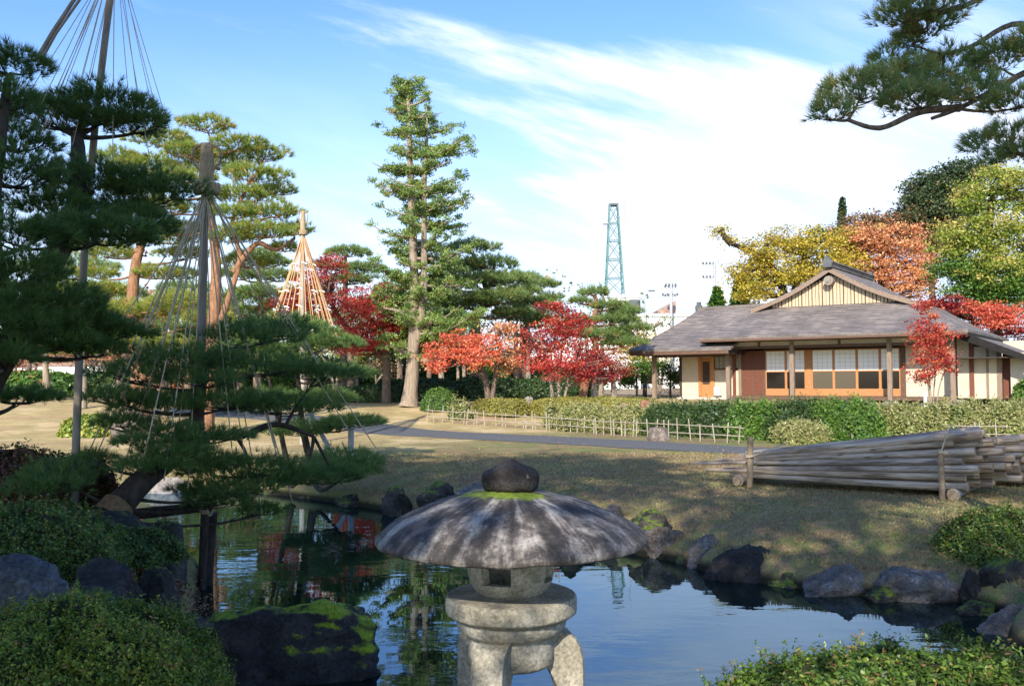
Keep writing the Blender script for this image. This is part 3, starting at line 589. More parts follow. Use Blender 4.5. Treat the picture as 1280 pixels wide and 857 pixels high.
    for u in np.arange(-3.4, 6.7, .42): m.box(u-.03, u+.03, -.9, .95, ez_-.19, ez_-.142)
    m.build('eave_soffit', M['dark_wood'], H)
    m = MB(); m.box(6.78, 6.84, -.935, 10.4, ez_-.24, ez_-.102); m.build('eave_board', M['shade_wood'], H)  # side fascia coloured black in place of its shade
    # gable: boards, bargeboards, round emblem
    m = MB(); m.add([(-2.2, 2.4, gb-.1), (4.2, 2.4, gb-.1), (1.0, 2.4, 6.2)], [[0, 1, 2]])
    m.build('gable_wall', M['dark_wood'], H)
    for k in range(41):
        u = -2.0+k*.15; zt = gb-.05+(6.2-gb)*(1-abs(u-1)/3.2)-.10
        if zt > gb+.08:
            s = MB(); s.box(u-.064, u+.064-.012*(k % 3), 2.35-.01*(k % 2), 2.385, gb-.02, zt); s.build('gable_batten', M['wood_gable'], H)
    for sg in (-1, 1):
        b = MB(); t = np.linspace(0, 1, 9)
        for k in range(8):
            q = []
            for tt_ in (t[k], t[k+1]):
                u = 1.0+sg*3.5*tt_; z = 6.37-(6.37-gb+.05)*tt_-.16*math.sin(math.pi*tt_); q.append((u, z))
            (u0, z0), (u1, z1) = q
            v = [(u0, 2.0, z0-.02), (u1, 2.0, z1-.02), (u1, 2.0, z1-.21), (u0, 2.0, z0-.21), (u0, 2.07, z0-.02), (u1, 2.07, z1-.02), (u1, 2.07, z1-.21), (u0, 2.07, z0-.21)]
            b.add(v, [[0, 1, 2, 3], [4, 7, 6, 5], [0, 4, 5, 1], [3, 2, 6, 7]])
        b.build('bargeboard', M['wood_post'], H)
    m = MB(); m.tube([(1.0, 1.93, 5.79), (1.0, 2.36, 5.79)], .20, 20); m.tube([(1.0, 1.90, 5.79), (1.0, 1.93, 5.79)], .12, 6, ); m.tube([(1.0, 1.87, 5.79), (1.0, 1.90, 5.79)], .05, 12); m.build('gable_emblem', M['pole_grey'], H)
    # posts on base stones
    for (u, z1) in ((-6.35, 2.66), (-2.8, 3.1), (0, 3.1), (3.87, 3.1), (6.15, 3.1)):
        m = MB(); m.box(u-.085, u+.085, -.085, .085, .70, z1); m.build('post', M['wood_post'], H)
        s = MB(); s.lathe([(.34, .35), (.36, .55), (.26, .68), (0, .71)], 12, (u, 0, 0)); s.build('base_stone', M['rock_grey'], H)
    m = MB(); m.box(-2.9, 6.25, -.07, .07, 2.86, 2.97); m.box(-6.45, -2.6, -.06, .06, 2.56, 2.66); m.build('beam', M['wood_br'], H)
    m = MB(); m.box(-2.7, 6.1, -.02, .02, 2.972, 3.165); m.build('upper_plaster', M['plaster'], H)
    for u in (-1.4, 1.95, 5.0):
        m = MB(); m.box(u-.05, u+.05, -.06, .06, 2.973, 3.13); m.build('short_strut', M['wood_br'], H)
    # veranda floor
    m = MB(); m.box(-2.65, 6.1, .05, .995, .74, .84); m.box(-2.66, 6.11, .0, .05, .70, .85); m.build('veranda', M['wood_br'], H)
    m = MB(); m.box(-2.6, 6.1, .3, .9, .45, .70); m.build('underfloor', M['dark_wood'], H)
    for u in (-1.9, -.9, 1.4, 2.3, 3.0, 5.2):
        s = MB(); s.lathe([(.2, .4), (.22, .58), (.12, .68), (0, .70)], 10, (u, .05, 0)); s.build('base_stone', M['rock_grey'], H)
    # walls on v = 1
    def pl(u0, u1, z0, z1, v=1.0, mat='plaster', name='wall', th=.08):
        m = MB(); m.box(u0, u1, v, v+th, z0, z1); return m.build(name, M[mat], H)
    def wd(u0, u1, z0, z1, v=.96, mat='wood_br', name='wall_post', th=.13):
        m = MB(); m.box(u0, u1, v, v+th, z0, z1); return m.build(name, M[mat], H)
    pl(-1.5, 4.2, 2.82, 3.3, mat='dark_wood')                         # lintel zone above the screens
    # shutter box left of the screens
    sh = pl(-2.56, -1.56, .84, 2.80, .97, 'wood_red', 'shutter')
    m = MB()
    for u in (-2.56, -2.07, -1.60): m.box(u, u+.045, .945, .969, .84, 2.8)
    for z in np.arange(.9, 2.8, .16): m.box(-2.55, -1.57, .955, .9685, z, z+.02)
    m.build('shutter_bars', M['wood_br'], sh)
    # sliding screens: paper above, glass below, honey coloured wood
    def screen(u0, u1, glass):
        s = empty('sliding_screen', (0, 0, 0)); s.parent = H
        m = MB(); w_ = .05
        m.box(u0, u0+w_, .98, 1.03, .85, 2.80); m.box(u1-w_, u1, .98, 1.03, .85, 2.80); m.box(u0+w_, u1-w_, .98, 1.03, 1.86, 1.91); m.box(u0+w_, u1-w_, .985, 1.03, .85, 1.15); m.box(u0+w_, u1-w_, .98, 1.03, 2.76, 2.80)
        m.build('screen_frame', M['wood_or'], s)
        q = MB(); q.box(u0+w_, u1-w_, 1.0, 1.01, 1.912, 2.758); q.build('paper_pane', M['shoji'], s)
        k = MB()
        for i in range(1, 4): uu = u0+w_+(u1-u0-2*w_)*i/4; k.box(uu-.005, uu+.005, .994, 1.0, 1.912, 2.758)
        for i in range(1, 5): z = 1.912+.169*i; k.box(u0+w_, u1-w_, .9945, .9995, z-.005, z+.005)
        k.build('lattice', M['plaster'], s)
        q = MB(); q.box(u0+w_, u1-w_, 1.0, 1.01, 1.152, 1.858); q.build('glass_pane', M[glass], s)
    for u0, u1, gl in ((-1.50, -.60, 'glass'), (-.60, .25, 'glass'), (.50, 1.42, 'glass2'), (1.42, 2.36, 'glass2'), (2.36, 3.27, 'glass'), (3.27, 4.05, 'glass')): screen(u0, u1, gl)
    wd(.252, .498, .85, 2.8, .95, 'wood_or'); wd(4.052, 4.25, .85, 2.9); wd(-1.58, -1.502, .85, 2.85)
    pl(4.25, 6.1, .84, 3.2); wd(6.06, 6.2, .7, 3.2)
    pl(6.2, 6.62, .8, 3.2, .6); wd(6.62, 6.78, .75, 3.1, .56, 'wood_red'); pl(6.78, 7.55, .78, 2.75, .62); wd(7.2, 7.28, .78, 2.8, .58, 'wood_post')
    wd(7.55, 7.72, .76, 2.7, .60, 'wood_post'); pl(7.72, 8.0, .78, 2.6, .9, 'wood_red'); pl(8.0, 8.55, .78, 2.5, .66); wd(8.5, 8.64, .72, 2.5, .60, 'wood_post')
    # side wall to the back
    m = MB(); m.box(8.56, 8.63, .74, 7.4, .75, 2.5); m.build('wall', M['plaster'], H)
    # wing walls
    pl(-5.45, -4.62, .76, 2.75); wd(-5.55, -5.45, .70, 2.75, .94, 'dark_wood'); wd(-4.62, -4.5, .76, 2.75, .94, 'wood_or')
    d = pl(-4.5, -4.02, .76, 2.55, 1.0, 'wood_or', 'door'); m = MB(); m.box(-4.42, -4.10, .975, .998, 1.35, 2.35); m.build('door_lattice', M['dark_wood'], d)
    k = MB()
    for z in np.arange(1.4, 2.35, .12): k.box(-4.42, -4.10, .965, .975, z, z+.025)
    k.build('door_bars', M['wood_br'], d)
    wd(-4.02, -3.86, .72, 2.75, .93, 'wood_or'); pl(-4.5, -4.02, 2.552, 2.76)
    pl(-3.86, -2.56, .76, 1.98)
    f = wd(-3.86, -2.9, 1.98, 2.06, .95, 'wood_br', 'window'); m = MB(); m.box(-3.84, -2.60, 1.01, 1.02, 2.06, 2.75); m.build('glass_pane', M['frost'], f)
    m = MB()
    for u in np.arange(-3.84, -2.6, .2): m.box(u, u+.018, .975, .995, 2.06, 2.75)
    for z in np.arange(2.2, 2.74, .17): m.box(-3.84, -2.6, .98, .9945, z, z+.018)
    m.build('window_lattice', M['wood_post'], f)
    wd(-2.98, -2.85, .76, 2.76, .94, 'wood_red'); wd(-2.70, -2.57, .6, 3.1, .90, 'wood_post')
    m = MB(); m.box(-3.78, -3.5, .72, .93, .84, 1.22); m.build('meter_box', M['white_b'], H)
    m = MB(); m.box(-3.3, -2.95, .73, .76, .50, .62); m.build('vent_grille', M['wood_or'], H)
    m = MB(); m.box(-5.46, 8.6, 8.4, 8.5, .7, 3.2); m.box(-5.55, -5.47, 1.1, 8.4, .7, 2.75); m.build('wall', M['plaster'], H)
house()
# garden wall and flat stone by the house
o = MB(); Mx = Matrix.Translation((23.4, 36.6, 0)) @ Matrix.Rotation(math.radians(-12), 4, 'Z'); o.box(-2.3, 5, 0, .4, .3, 2.05, M=Mx); o.box(-2.4, 5.1, -.1, .5, 2.052, 2.17, M=Mx, mi=1)
tag(o.build('garden_wall', [M['gardenwall'], M['pole_grey']]), 'low tan garden wall at the right corner of the wooden house', 'wall')

# ------------------------------------------------------------------ stone lantern
def lantern():
    D = 4.2; s = D/1150.; c = P(638.5, 670, D); cx, cy = float(c[0]), float(c[1]); L_ = empty('stone_lantern', (cx, cy, 0), math.radians(20), 'squat stone lantern with broad umbrella cap standing in the pond', 'lantern')
    def rough(k):
        def f(v):
            sh = v.shape; q = v.reshape(-1, 3)
            w_ = np.array([1+k*noise.fractal(Vector(p*5), .8, 2.1, 4) for p in q]); q = q*np.stack([w_, w_, 1+(w_-1)*.5], -1); return q.reshape(sh)
        return f
    R = .612
    prof = [(.03, .935), (.18, .932), (.40, .925), (.56, .912), (R-.012, .914), (R-.002, .922), (R, .934), (R-.004, .945), (R-.02, .956), (.56, .985), (.52, 1.008), (.45, 1.045), (.36, 1.085), (.27, 1.112), (.17, 1.134), (.10, 1.142), (.01, 1.142)]
    def fine(pr, n=4):
        out = []
        for a, b in zip(pr[:-1], pr[1:]):
            for k in range(n): out.append((a[0]+(b[0]-a[0])*k/n, a[1]+(b[1]-a[1])*k/n))
        return out+[pr[-1]]
    m = MB(); m.lathe(fine(prof), 110, wob=rough(.018)); m.build('cap', M['cap'], L_)
    m = MB(); m.lathe(fine([(.02, 1.13), (.10, 1.135), (.122, 1.15), (.131, 1.18), (.130, 1.215), (.118, 1.236), (.08, 1.256), (.035, 1.272), (.018, 1.283), (.002, 1.286)]), 48, wob=rough(.035)); m.build('jewel', M['rock_dark_l'], L_)
    # fire box: bowl with square windows and a hollow inside
    m = MB(); pr = np.array([(.135, .682), (.160, .698), (.184, .735), (.197, .78), (.204, .83), (.206, .88), (.204, .93)]); seg = 72; th = np.arange(seg)*2*np.pi/seg
    pr = np.array(fine([tuple(q) for q in pr], 3)); n = len(pr)
    # windows centred at these angles
    wins = [math.radians(a) for a in (-129, -39, 51, 141)]
    def inwin(t, z): return any(abs((t-w_+math.pi) % (2*math.pi)-math.pi) < .36 for w_ in wins) and .750 < z < .895
    for inner in (0, 1):
        k_ = 1-.24*inner; v = np.stack([(pr[:, 0]*k_)[:, None]*np.cos(th), (pr[:, 0]*k_)[:, None]*np.sin(th), pr[:, 1][:, None]+0*th], -1)
        f = []
        for i in range(n-1):
            for j in range(seg):
                if inwin((th[j]+th[1]/2), (pr[i, 1]+pr[i+1, 1])/2): continue
                j2 = (j+1) % seg; q = [i*seg+j, i*seg+j2, (i+1)*seg+j2, (i+1)*seg+j]; f.append(q if not inner else q[::-1])
        m.add(v.reshape(-1, 3), f, smooth=True)
    for i in range(n-1):                  # jambs and sills joining the two shells
        for j in range(seg):
            me_ = inwin(th[j]+th[1]/2, (pr[i, 1]+pr[i+1, 1])/2)
            if not me_: continue
            def pt(ii, jj, k_): return (pr[ii, 0]*k_*math.cos(th[jj % seg]), pr[ii, 0]*k_*math.sin(th[jj % seg]), pr[ii, 1])
            if not inwin(th[j]-th[1]/2, (pr[i, 1]+pr[i+1, 1])/2): m.quad([pt(i, j, 1), pt(i+1, j, 1), pt(i+1, j, .76), pt(i, j, .76)])
            if not inwin(th[j]+1.5*th[1], (pr[i, 1]+pr[i+1, 1])/2): m.quad([pt(i, j+1, 1), pt(i, j+1, .76), pt(i+1, j+1, .76), pt(i+1, j+1, 1)])
            if i == 0 or not inwin(th[j]+th[1]/2, (pr[i-1, 1]+pr[i, 1])/2): m.quad([pt(i, j, 1), pt(i, j, .76), pt(i, j+1, .76), pt(i, j+1, 1)])
            if i+2 < n and not inwin(th[j]+th[1]/2, (pr[i+1, 1]+pr[i+2, 1])/2): m.quad([pt(i+1, j, 1), pt(i+1, j+1, 1), pt(i+1, j+1, .76), pt(i+1, j, .76)])
    m.build('fire_box', M['granite'], L_)
    m = MB(); m.lathe(fine([(.02, .684), (.14, .688), (.27, .683), (.288, .680), (.294, .674), (.297, .665), (.297, .615), (.294, .606), (.284, .598), (.262, .585), (.250, .580), (.248, .576), (.248, .560), (.244, .545), (.235, .530), (.215, .512), (.195, .505), (.192, .502), (.02, .50)]), 90, wob=rough(.006)); m.build('platform', M['granite'], L_)
    m = MB(); m.lathe(fine([(.186, .503), (.192, .48), (.196, .42), (.190, .385), (.172, .372), (.01, .37)]), 60, wob=rough(.012)); m.build('base_drum', M['granite'], L_)
    for a in (-90-20-20, 100-90-20-0, -140-90-20):
        a = math.radians(a); m = MB()
        # profile of a leg in its radial plane: (inner radius, outer radius, z)
        pr = [(.10, .19, .515), (.10, .235, .512), (.10, .268, .500), (.10, .293, .475), (.11, .311, .44), (.13, .322, .39), (.165, .325, .34), (.195, .324, .28), (.215, .322, .20), (.222, .325, .12), (.222, .332, .04), (.222, .335, -.05)]
        hw = .072; V_ = []
        for (ri, ro_, z) in pr:
            for (r_, w_) in ((ri, -hw*.85), (ro_-.012, -hw), (ro_, -hw*.75), (ro_, hw*.75), (ro_-.012, hw), (ri, hw*.85)):
                V_.append((r_*math.cos(a)-w_*math.sin(a), r_*math.sin(a)+w_*math.cos(a), z))
        f = [[i*6+j, i*6+(j+1) % 6, (i+1)*6+(j+1) % 6, (i+1)*6+j] for i in range(len(pr)-1) for j in range(6)]
        m.add(V_, f, smooth=False); m.add(V_[:6], [[0, 1, 2, 3, 4, 5]]); m.add(V_[-6:], [[5, 4, 3, 2, 1, 0]]); o = m.build('leg', M['granite'], L_)
        mod = o.modifiers.new('bevel', 'BEVEL'); mod.width = .010; mod.segments = 2
    rock('flat rock under the lantern legs, standing in the pond', (cx, cy, -.34), .62, .55, .32, M['rock_dark'], 91, name='rock')
M['rock_dark_l'] = stone('jewel_stone', (.012, .011, .013), (.032, .028, .03), (.10, .09, .085), 6, 0, b=.9, lichen=(.15, .14, .13))
lantern()
M['straw_dark'] = simple('straw_band_brown', (.10, .06, .03), (.26, .17, .09), (1, 1, 1), 30, .9, .6)

# ------------------------------------------------------------------ rocks round the pond
WZ = -.5
M['rock_big'] = stone('rock_black_mossy', (.014, .013, .014), (.032, .030, .031), (.07, .065, .066), 4, .66, mosscol=((.10, .16, .01), (.30, .38, .02)))
def rk(label, px, py, D, rx, rz, mat, seed, rot=0, ryf=.8, sink=.35, **k):
    D = D-.12; s = D/1150.; c = P(px, py, D); h = rz*s*1.22; return rock(label, (c[0], c[1], c[2]-h*sink-h*.08), rx*s*1.2, rx*s*ryf*1.2, h*(1+sink), M[mat], seed, rot, **k)
FAR = 'rocks edging the far side of the pond'
rk('large dark flat-topped rock with moss streaks rising from the pond', 352, 796, 7.0, 112, 44, 'rock_big', 3, .2, .62, .3, cuts=9, amp=.10)
for a in [
 ('dark low rock with moss strip at the left end of the far bank', 445, 624, 16.2, 38, 8, 'rock_moss', 11),
 ('dark rock with mossy top left of the lantern, nearer the pine', 497, 627, 14.9, 24, 17, 'rock_moss', 12),
 ('dark rock with mossy top touching the left of the lantern cap', 548, 620, 14.6, 25, 16, 'rock_moss', 13),
 ('small pale grey rock just left of the lantern jewel', 592, 614, 13.9, 17, 11, 'rock_grey', 14),
 ('rock hidden behind the lantern cap on the far bank', 640, 640, 13.0, 28, 14, 'rock_grey', 15),
 ('dark rock right of the lantern jewel, low on the bank', 715, 640, 12.6, 34, 15, 'rock_moss', 151),
 ('low reddish brown rock right of the lantern jewel', 768, 637, 12.6, 13, 8, 'rock_brown', 16),
 ('mossy dark rock touching the right tip of the lantern cap', 815, 655, 11.7, 28, 17, 'rock_moss', 17),
 ('rounded brownish rock right of the lantern cap', 828, 678, 11.3, 26, 23, 'rock_brown', 18),
 ('grey rock with a moss cap between the rounded and the pointed rock', 888, 692, 10.8, 28, 20, 'rock_grey', 19)]:
    rk(a[0], a[1], a[2], a[3], a[4], a[5], a[6], a[7], a[7]*.7, group=FAR)
rk('pointed dark rock, the tallest on the right of the far bank', 938, 709, 10.15, 52, 22, 'rock_dark', 47, .3, .6, group=FAR, pointy=.35, amp=.10, cuts=7)
rk('low dark pointed rock with a pale lichen spot', 1043, 727, 9.45, 48, 20, 'rock_grey', 21, .2, .6, group=FAR, pointy=.4)
rk('broad grey rounded rock left of the clipped azalea', 1153, 723, 9.2, 46, 19, 'rock_grey', 22, .1, .7, group=FAR, cuts=4)
rk('small dark purplish rock beside an orange leaf', 1213, 730, 8.9, 14, 16, 'rock_dark', 23, .4, group=FAR)
rk('dark mossy rock under the clipped azalea', 1262, 728, 8.9, 40, 25, 'rock_moss', 24, .4, group=FAR)
rk('grey rock at the right edge, lowest of the right bank', 1262, 776, 8.0, 42, 22, 'rock_brown', 25, .4, group=FAR)
rk('small dark wet rock in the corner of the pond', 1225, 757, 8.6, 25, 9, 'rock_moss', 26, .4, group=FAR)
for (px, py, D, rx, rz, sd) in [(860, 700, 10.95, 16, 10, 61), (985, 727, 9.7, 22, 10, 62), (1098, 741, 9.1, 20, 9, 63), (770, 668, 12.0, 22, 12, 64), (735, 655, 12.5, 20, 12, 65), (520, 636, 15.3, 14, 8, 66), (470, 630, 15.9, 16, 9, 67), (575, 628, 14.2, 16, 10, 68), (400, 620, 17.0, 22, 8, 69), (350, 612, 17.9, 22, 8, 70), (690, 645, 12.9, 22, 12, 71)]:
    rk('small dark stone filling a gap between the rocks of the far bank', px, py, D, rx, rz, 'rock_moss', sd, sd, group=FAR+' gaps')
rk('pinkish flat rock lit by the sun across the water at left', 203, 609, 18.0, 26, 13, 'rock_pale', 27, .2)
rk('pale boulder at the foot of the reddish pine trunk', 166, 526, 27.5, 22, 15, 'rock_brown', 28, .2, pointy=.5)
NEAR = 'rocks of the near left bank'
rk('blue grey rock at the left edge of the photo', 22, 732, 5.0, 50, 32, 'rock_blue', 31, .4, group=NEAR, cuts=4, sink=.5)
rk('upright dark rock with moss beside the blue grey one', 128, 730, 5.9, 50, 26, 'rock_dark', 32, .1, group=NEAR, sink=.6)
rk('dark rock with greenish lichen at the bank corner', 205, 692, 8.6, 36, 34, 'rock_moss', 33, .7, group=NEAR, sink=.6)
rk('small dark mossy rock above the water at the bank corner', 192, 738, 6.9, 26, 28, 'rock_moss', 34, .7, group=NEAR, sink=.6)
rk('dark wet rock between the shrub and the flat-topped rock', 240, 778, 6.4, 24, 10, 'rock_dark', 35, .7, group=NEAR, sink=.6)
rk('dark rock under the leaning pine trunk', 130, 668, 8.2, 60, 24, 'rock_dark', 36, .7, group=NEAR, sink=.6)
rk('red stone beside the clipped hedge, nearer the house', 806, 510, 30.5, 12, 8, 'rock_red', 41, 0, pointy=.5)
rk('pink stone beside the clipped hedge, left of the red one', 778, 511, 30.5, 11, 7, 'rock_pink', 42, 0, pointy=.3)
rk('pale stone in the gap between the two clipped hedges', 661, 506, 34, 10, 9, 'rock_pale', 43, 0)
rk('small flat stone in the grass below the leaning pine', 322, 600, 19.0, 22, 5, 'rock_pale', 44, 0)

# ------------------------------------------------------------------ log piles
def log_thing(a, b, ra, rb, label, group=None):
    a = np.array(a); b = np.array(b); Lh = np.linalg.norm(b-a); n = 10; t = np.linspace(0, 1, n)
    pts = np.stack([t*Lh, .005*np.sin(t*5+rng.uniform(0, 6)), .006*np.sin(t*4+rng.uniform(0, 6))], -1)
    m = MB(); rr = np.linspace(ra, rb, n)*(1+.018*rng.standard_normal(n)); m.tube(pts, rr, 16, capmi=1, wob=.025)
    o = m.build('log', [M['log'], M['logend']]); d = Vector(b-a).normalized(); o.rotation_euler = d.to_track_quat('X', 'Z').to_euler(); o.location = tuple(a)
    return tag(o, label, 'log', group)
def piles():
    A = P(937, 605, 14.2); B = P(1180, 622, 12.55); d = (B-A); d[2] = 0; Ls = np.linalg.norm(d); d /= Ls; nb = np.array([-d[1], d[0], 0.])  # nb points away from camera
    if nb[1] < 0: nb = -nb
    zt = np.array([0, 0, 1.]); ordn = ['bottom', 'second', 'third', 'fourth', 'fifth', 'sixth', 'topmost']
    tipx = [-.35, -.75, -.45, -.95, -.60, -.30, -.20]; butx = [.28, .26, .42, .22, .38, .12, .46]
    rad = [.060, .055, .059, .053, .060, .056, .064]; zb = [.17, .295, .415, .53, .648, .765, .885]; ztip = [.125, .175, .225, .275, .325, .375, .425]
    for j in range(7):
        for i in range(7):
            if j > 4 and i > 5: continue
            if j == 0: t0, b0 = tipx[i], butx[i]
            else: t0, b0 = rng.uniform(-.3, .5), rng.uniform(.0, .45)+.07*j
            off = .10+.135*j+rng.uniform(-.01, .01); dz = -.02*(j % 2)+rng.uniform(-.012, .012)+(.02 if j else 0)
            a = A+d*t0+nb*(.09+.11*j)+zt*(ztip[i]+dz*.5-.02*(j > 3)); a[2] = ztip[i]+dz*.5
            b = A+d*(Ls+b0)+nb*off; b[2] = zb[i]-.02+dz
            if j == 0: lab = '%s log on the front face of the large pile' % ordn[i]
            elif i == 6 and j == 1: lab = 'top log just behind the topmost front one of the large pile'
            else: lab = 'weathered log inside the large pile behind its front row'
            log_thing(a, b, .030, rad[i]*rng.uniform(.93, 1.05), lab, 'logs of the large pile')
    # cross bearers with straw bindings
    for k, (t0, lab) in enumerate(((-.22, 'round bearer log under the thin end of the large pile'), (Ls+.05, 'round bearer log under the thick end of the large pile'))):
        c = A+d*(t0+.1)-nb*.22; c[2] = .065; e_ = c+nb*1.75; log_thing(c, e_, .064, .06, lab)
        b = MB(); q = c+nb*.05
        for w_ in range(4): th = np.linspace(0, 2*np.pi, 17); qq = q+nb*(.012*w_); b.tube([tuple(qq+.074*(np.cos(x)*d+np.sin(x)*zt)) for x in th], .010, 6, cap=False)
        tag(b.build('straw_binding', M['rope']), 'straw rope wound on the %s bearer end' % ('left' if k == 0 else 'right'), 'rope')
    # stakes
    for (px, py0, D, py1, lab) in ((937, 607, 14.05, 546, 'left stake holding the large log pile'), (1179, 627, 12.4, 561, 'right stake holding the large log pile')):
        a = P(px, py0, D); b = P(px+(1 if px < 1000 else -4), py1, D); m = MB(); m.tube([a-np.array([0, 0, .1]), (a+b)/2, b], .047 if D > 13 else .045, 4 if D < 13 else 9)
        tag(m.build('stake', M['logend']), lab, 'stake')
    a = P(1176, 566, 12.35); b = P(1186, 534, 12.5); e_ = P(1192, 531, 13.2)
    m = MB(); m.tube(smooth_pts([a, (a+b)/2, b, e_], 10), .010, 6); th = np.linspace(0, 2*np.pi, 12); q = P(1178, 566, 12.4)
    for w_ in range(3): m.tube([tuple(q+np.array([.062*math.cos(x), .062*math.sin(x), .012*w_])) for x in th], .009, 5, cap=False)
    tag(m.build('rope', M['rope']), 'rope tied from the right stake over the large log pile', 'rope')
    a = P(938, 571, 13.95); b = P(965, 560, 14.0); m = MB(); m.tube(smooth_pts([a, b, P(985, 553, 14.3)], 8), .010, 6)
    for w_ in range(3): m.tube([tuple(P(937, 571, 14.05)+np.array([.06*math.cos(x), .06*math.sin(x), .012*w_])) for x in th], .009, 5, cap=False)
    tag(m.build('rope', M['rope']), 'rope tied from the left stake over the large log pile', 'rope')
    # second pile, behind and to the right
    A2 = A+nb*1.75; rows = [7, 7, 6, 6, 5, 4]
    for i, cnt in enumerate(rows):
        for j in range(cnt+2):
            b0 = .62+.22*j+rng.uniform(-.10, .14); off = .14*j
            r_ = rng.uniform(.050, .062); a = A2+d*(rng.uniform(-.3, .4))+nb*off; a[2] = .11+.04*i
            b = A2+d*(Ls+b0)+nb*off; b[2] = .14+.118*i+.03*(j % 2)+rng.uniform(-.01, .01)
            log_thing(a, b, .045, r_, 'log of the smaller pile behind the large one at the right edge', 'logs of the smaller pile')
    c = A2+d*(Ls+.3)-nb*.12; c[2] = .07; log_thing(c, c+nb*1.8, .06, .06, 'bearer log under the smaller pile at the right edge')
piles()

# ------------------------------------------------------------------ bamboo fence, hedges and garden in front of the house
def fence(pts, tops, label, seed=1, step=.30):
    r = random.Random(seed); F_ = empty('bamboo_fence', tuple(pts[0]), 0, label, 'fence'); b0 = np.array(pts[0]); P_ = np.array(pts)
    seg = np.r_[0, np.cumsum(np.linalg.norm(np.diff(P_[:, :2], axis=0), axis=1))]; T = seg[-1]
    def at(s): return np.array([np.interp(s, seg, P_[:, k]) for k in range(3)])
    for hgt, w_ in ((.19, .014), (.39, .014)):
        m = MB(); s = 0
        while s < T:
            e_ = min(s+r.uniform(2.2, 3.2), T); m.tube([at(s)-b0+np.array([0, -.02, hgt+r.uniform(-.02, .02)]), at(e_)-b0+np.array([0, -.02, hgt+r.uniform(-.02, .02)])], w_, 6); s = e_-.03 if e_ < T else T
        m.build('rail', M['bamboo'], F_)
    s = .05; n = 0
    while s < T and n < 98:
        h = r.choice([.44, .48, .52, .58]); a = at(s)-b0; m = MB(); m.tube([a-np.array([0, 0, .08]), a+np.array([r.uniform(-.07, .07), r.uniform(-.03, .03), h])], .0165, 6); m.build('picket', M['bamboo'], F_)
        s += r.choice([step*.4, step, step*1.1, step*1.5]); n += 1
fl = [G(532, 527), G(620, 533), G(700, 539), G(780, 545), G(880, 552), G(930, 555)]
fence(fl, None, 'low bamboo picket fence running beside the asphalt path', 3)
fr = [G(1195, 557)+np.array([0, 2.5, 0]), G(1285, 560)+np.array([.8, 2.2, 0])]
for q in fr: q[2] = gz1(q[0], q[1])
fence([fr[0], fr[1]], None, 'short stretch of bamboo fence beyond the smaller log pile', 4)
def onG(px, py, D): c = P(px, py, D); c[2] = gz1(c[0], c[1]); return c
def hedge(label, px, D, pw, h, ry, mat, ang=0., p=4., n=6000, L=.06, core='core', sink=.0, **k):
    c = onG(px, 500, D); c[2] -= sink; return shrub(label, c, pw*D/1150., ry, h, M[mat], ang, p, n, L, core, **k)
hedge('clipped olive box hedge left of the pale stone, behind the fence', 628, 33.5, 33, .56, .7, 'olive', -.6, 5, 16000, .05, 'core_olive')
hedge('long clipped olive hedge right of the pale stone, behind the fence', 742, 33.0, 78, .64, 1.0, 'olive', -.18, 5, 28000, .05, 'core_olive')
hedge('small round clipped bush at the left end of the fence', 549, 35.0, 22, .82, .65, 'green', 0, 2.3, 5000, .06)
hedge('low dark clipped hedge left of the tall conifer trunk', 462, 39.0, 40, .65, .6, 'dgreen', .05, 4, 6000, .08)
hedge('dark loose hedge behind the tall conifer', 520, 41.5, 60, .95, .8, 'dgreen', -.1, 3, 8000, .10)
hedge('dark loose hedge behind the round clipped bush', 610, 42, 55, 1.0, 1.0, 'dgreen', -.1, 3, 9000, .11)
hedge('dark broad hedge behind the olive box hedge', 690, 41, 50, 1.0, 1.0, 'dgreen', -.1, 3, 9000, .11)
SH = 'loose evergreen bushes between the fence and the house'
for k, (px, D, pw, h, mat, lab) in enumerate([
    (735, 28.6, 37, 0.62, 'sasa', 'pale loose bush behind the fence below the red maple'),
    (792, 27.4, 37, 0.66, 'sasa', 'pale loose bush behind the fence below the red stone'),
    (842, 26.4, 37, 0.76, 'dgreen', 'dark bush behind the fence, leftmost of the evergreen row'),
    (897, 25.6, 40, 0.82, 'dgreen', 'dark bush in the evergreen row below the reddish door post'),
    (950, 24.8, 40, 0.84, 'green', 'green bush in the evergreen row below the shutter'),
    (1003, 24.2, 40, 0.90, 'dgreen', 'dark bush in the evergreen row below the middle screens'),
    (1055, 23.6, 42, 0.94, 'green', 'tallest green bush of the evergreen row, right end'),
    (1110, 24.4, 37, 0.78, 'sasa', 'yellowish bush between the evergreen row and the red sapling'),
    (1178, 24.6, 45, 0.80, 'sasa', 'yellowish bamboo grass bush right of the red sapling foot'),
    (1236, 24.4, 45, 0.82, 'sasa', 'yellowish bamboo grass bush at the right, behind the log pile'),
    (1290, 24.2, 42, 0.84, 'sasa', 'yellowish bamboo grass bush at the right edge of the photo'),
    (1000, 23.1, 30, 0.34, 'sasa', 'low pale bush at the foot of the evergreen row')]):
    hedge(lab, px, D, pw, h, .75, mat, -.3, 2.8, 8500, .075, lump=.10, group=SH, shoots=420)
for k, (px, D, pw, h, lab) in enumerate([(690, 29.5, 10, .6, 'small loose bush by the gap in the fence'), (575, 32.2, 14, .6, 'small pale bush behind the left part of the fence')]):
    hedge(lab, px, D, pw, h, .3, 'sasa', 0, 2.2, 1500, .08, lump=.15, shoots=60)
hedge('bright green bush left of the pale boulder', 112, 27.5, 29, .60, .8, 'ygreen', 0, 2.2, 5000, .10, lump=.10)
hedge('green bush at the right corner of the house', 1285, 33.5, 16, 1.1, .6, 'green', 0, 2.2, 3000, .11, lump=.12)
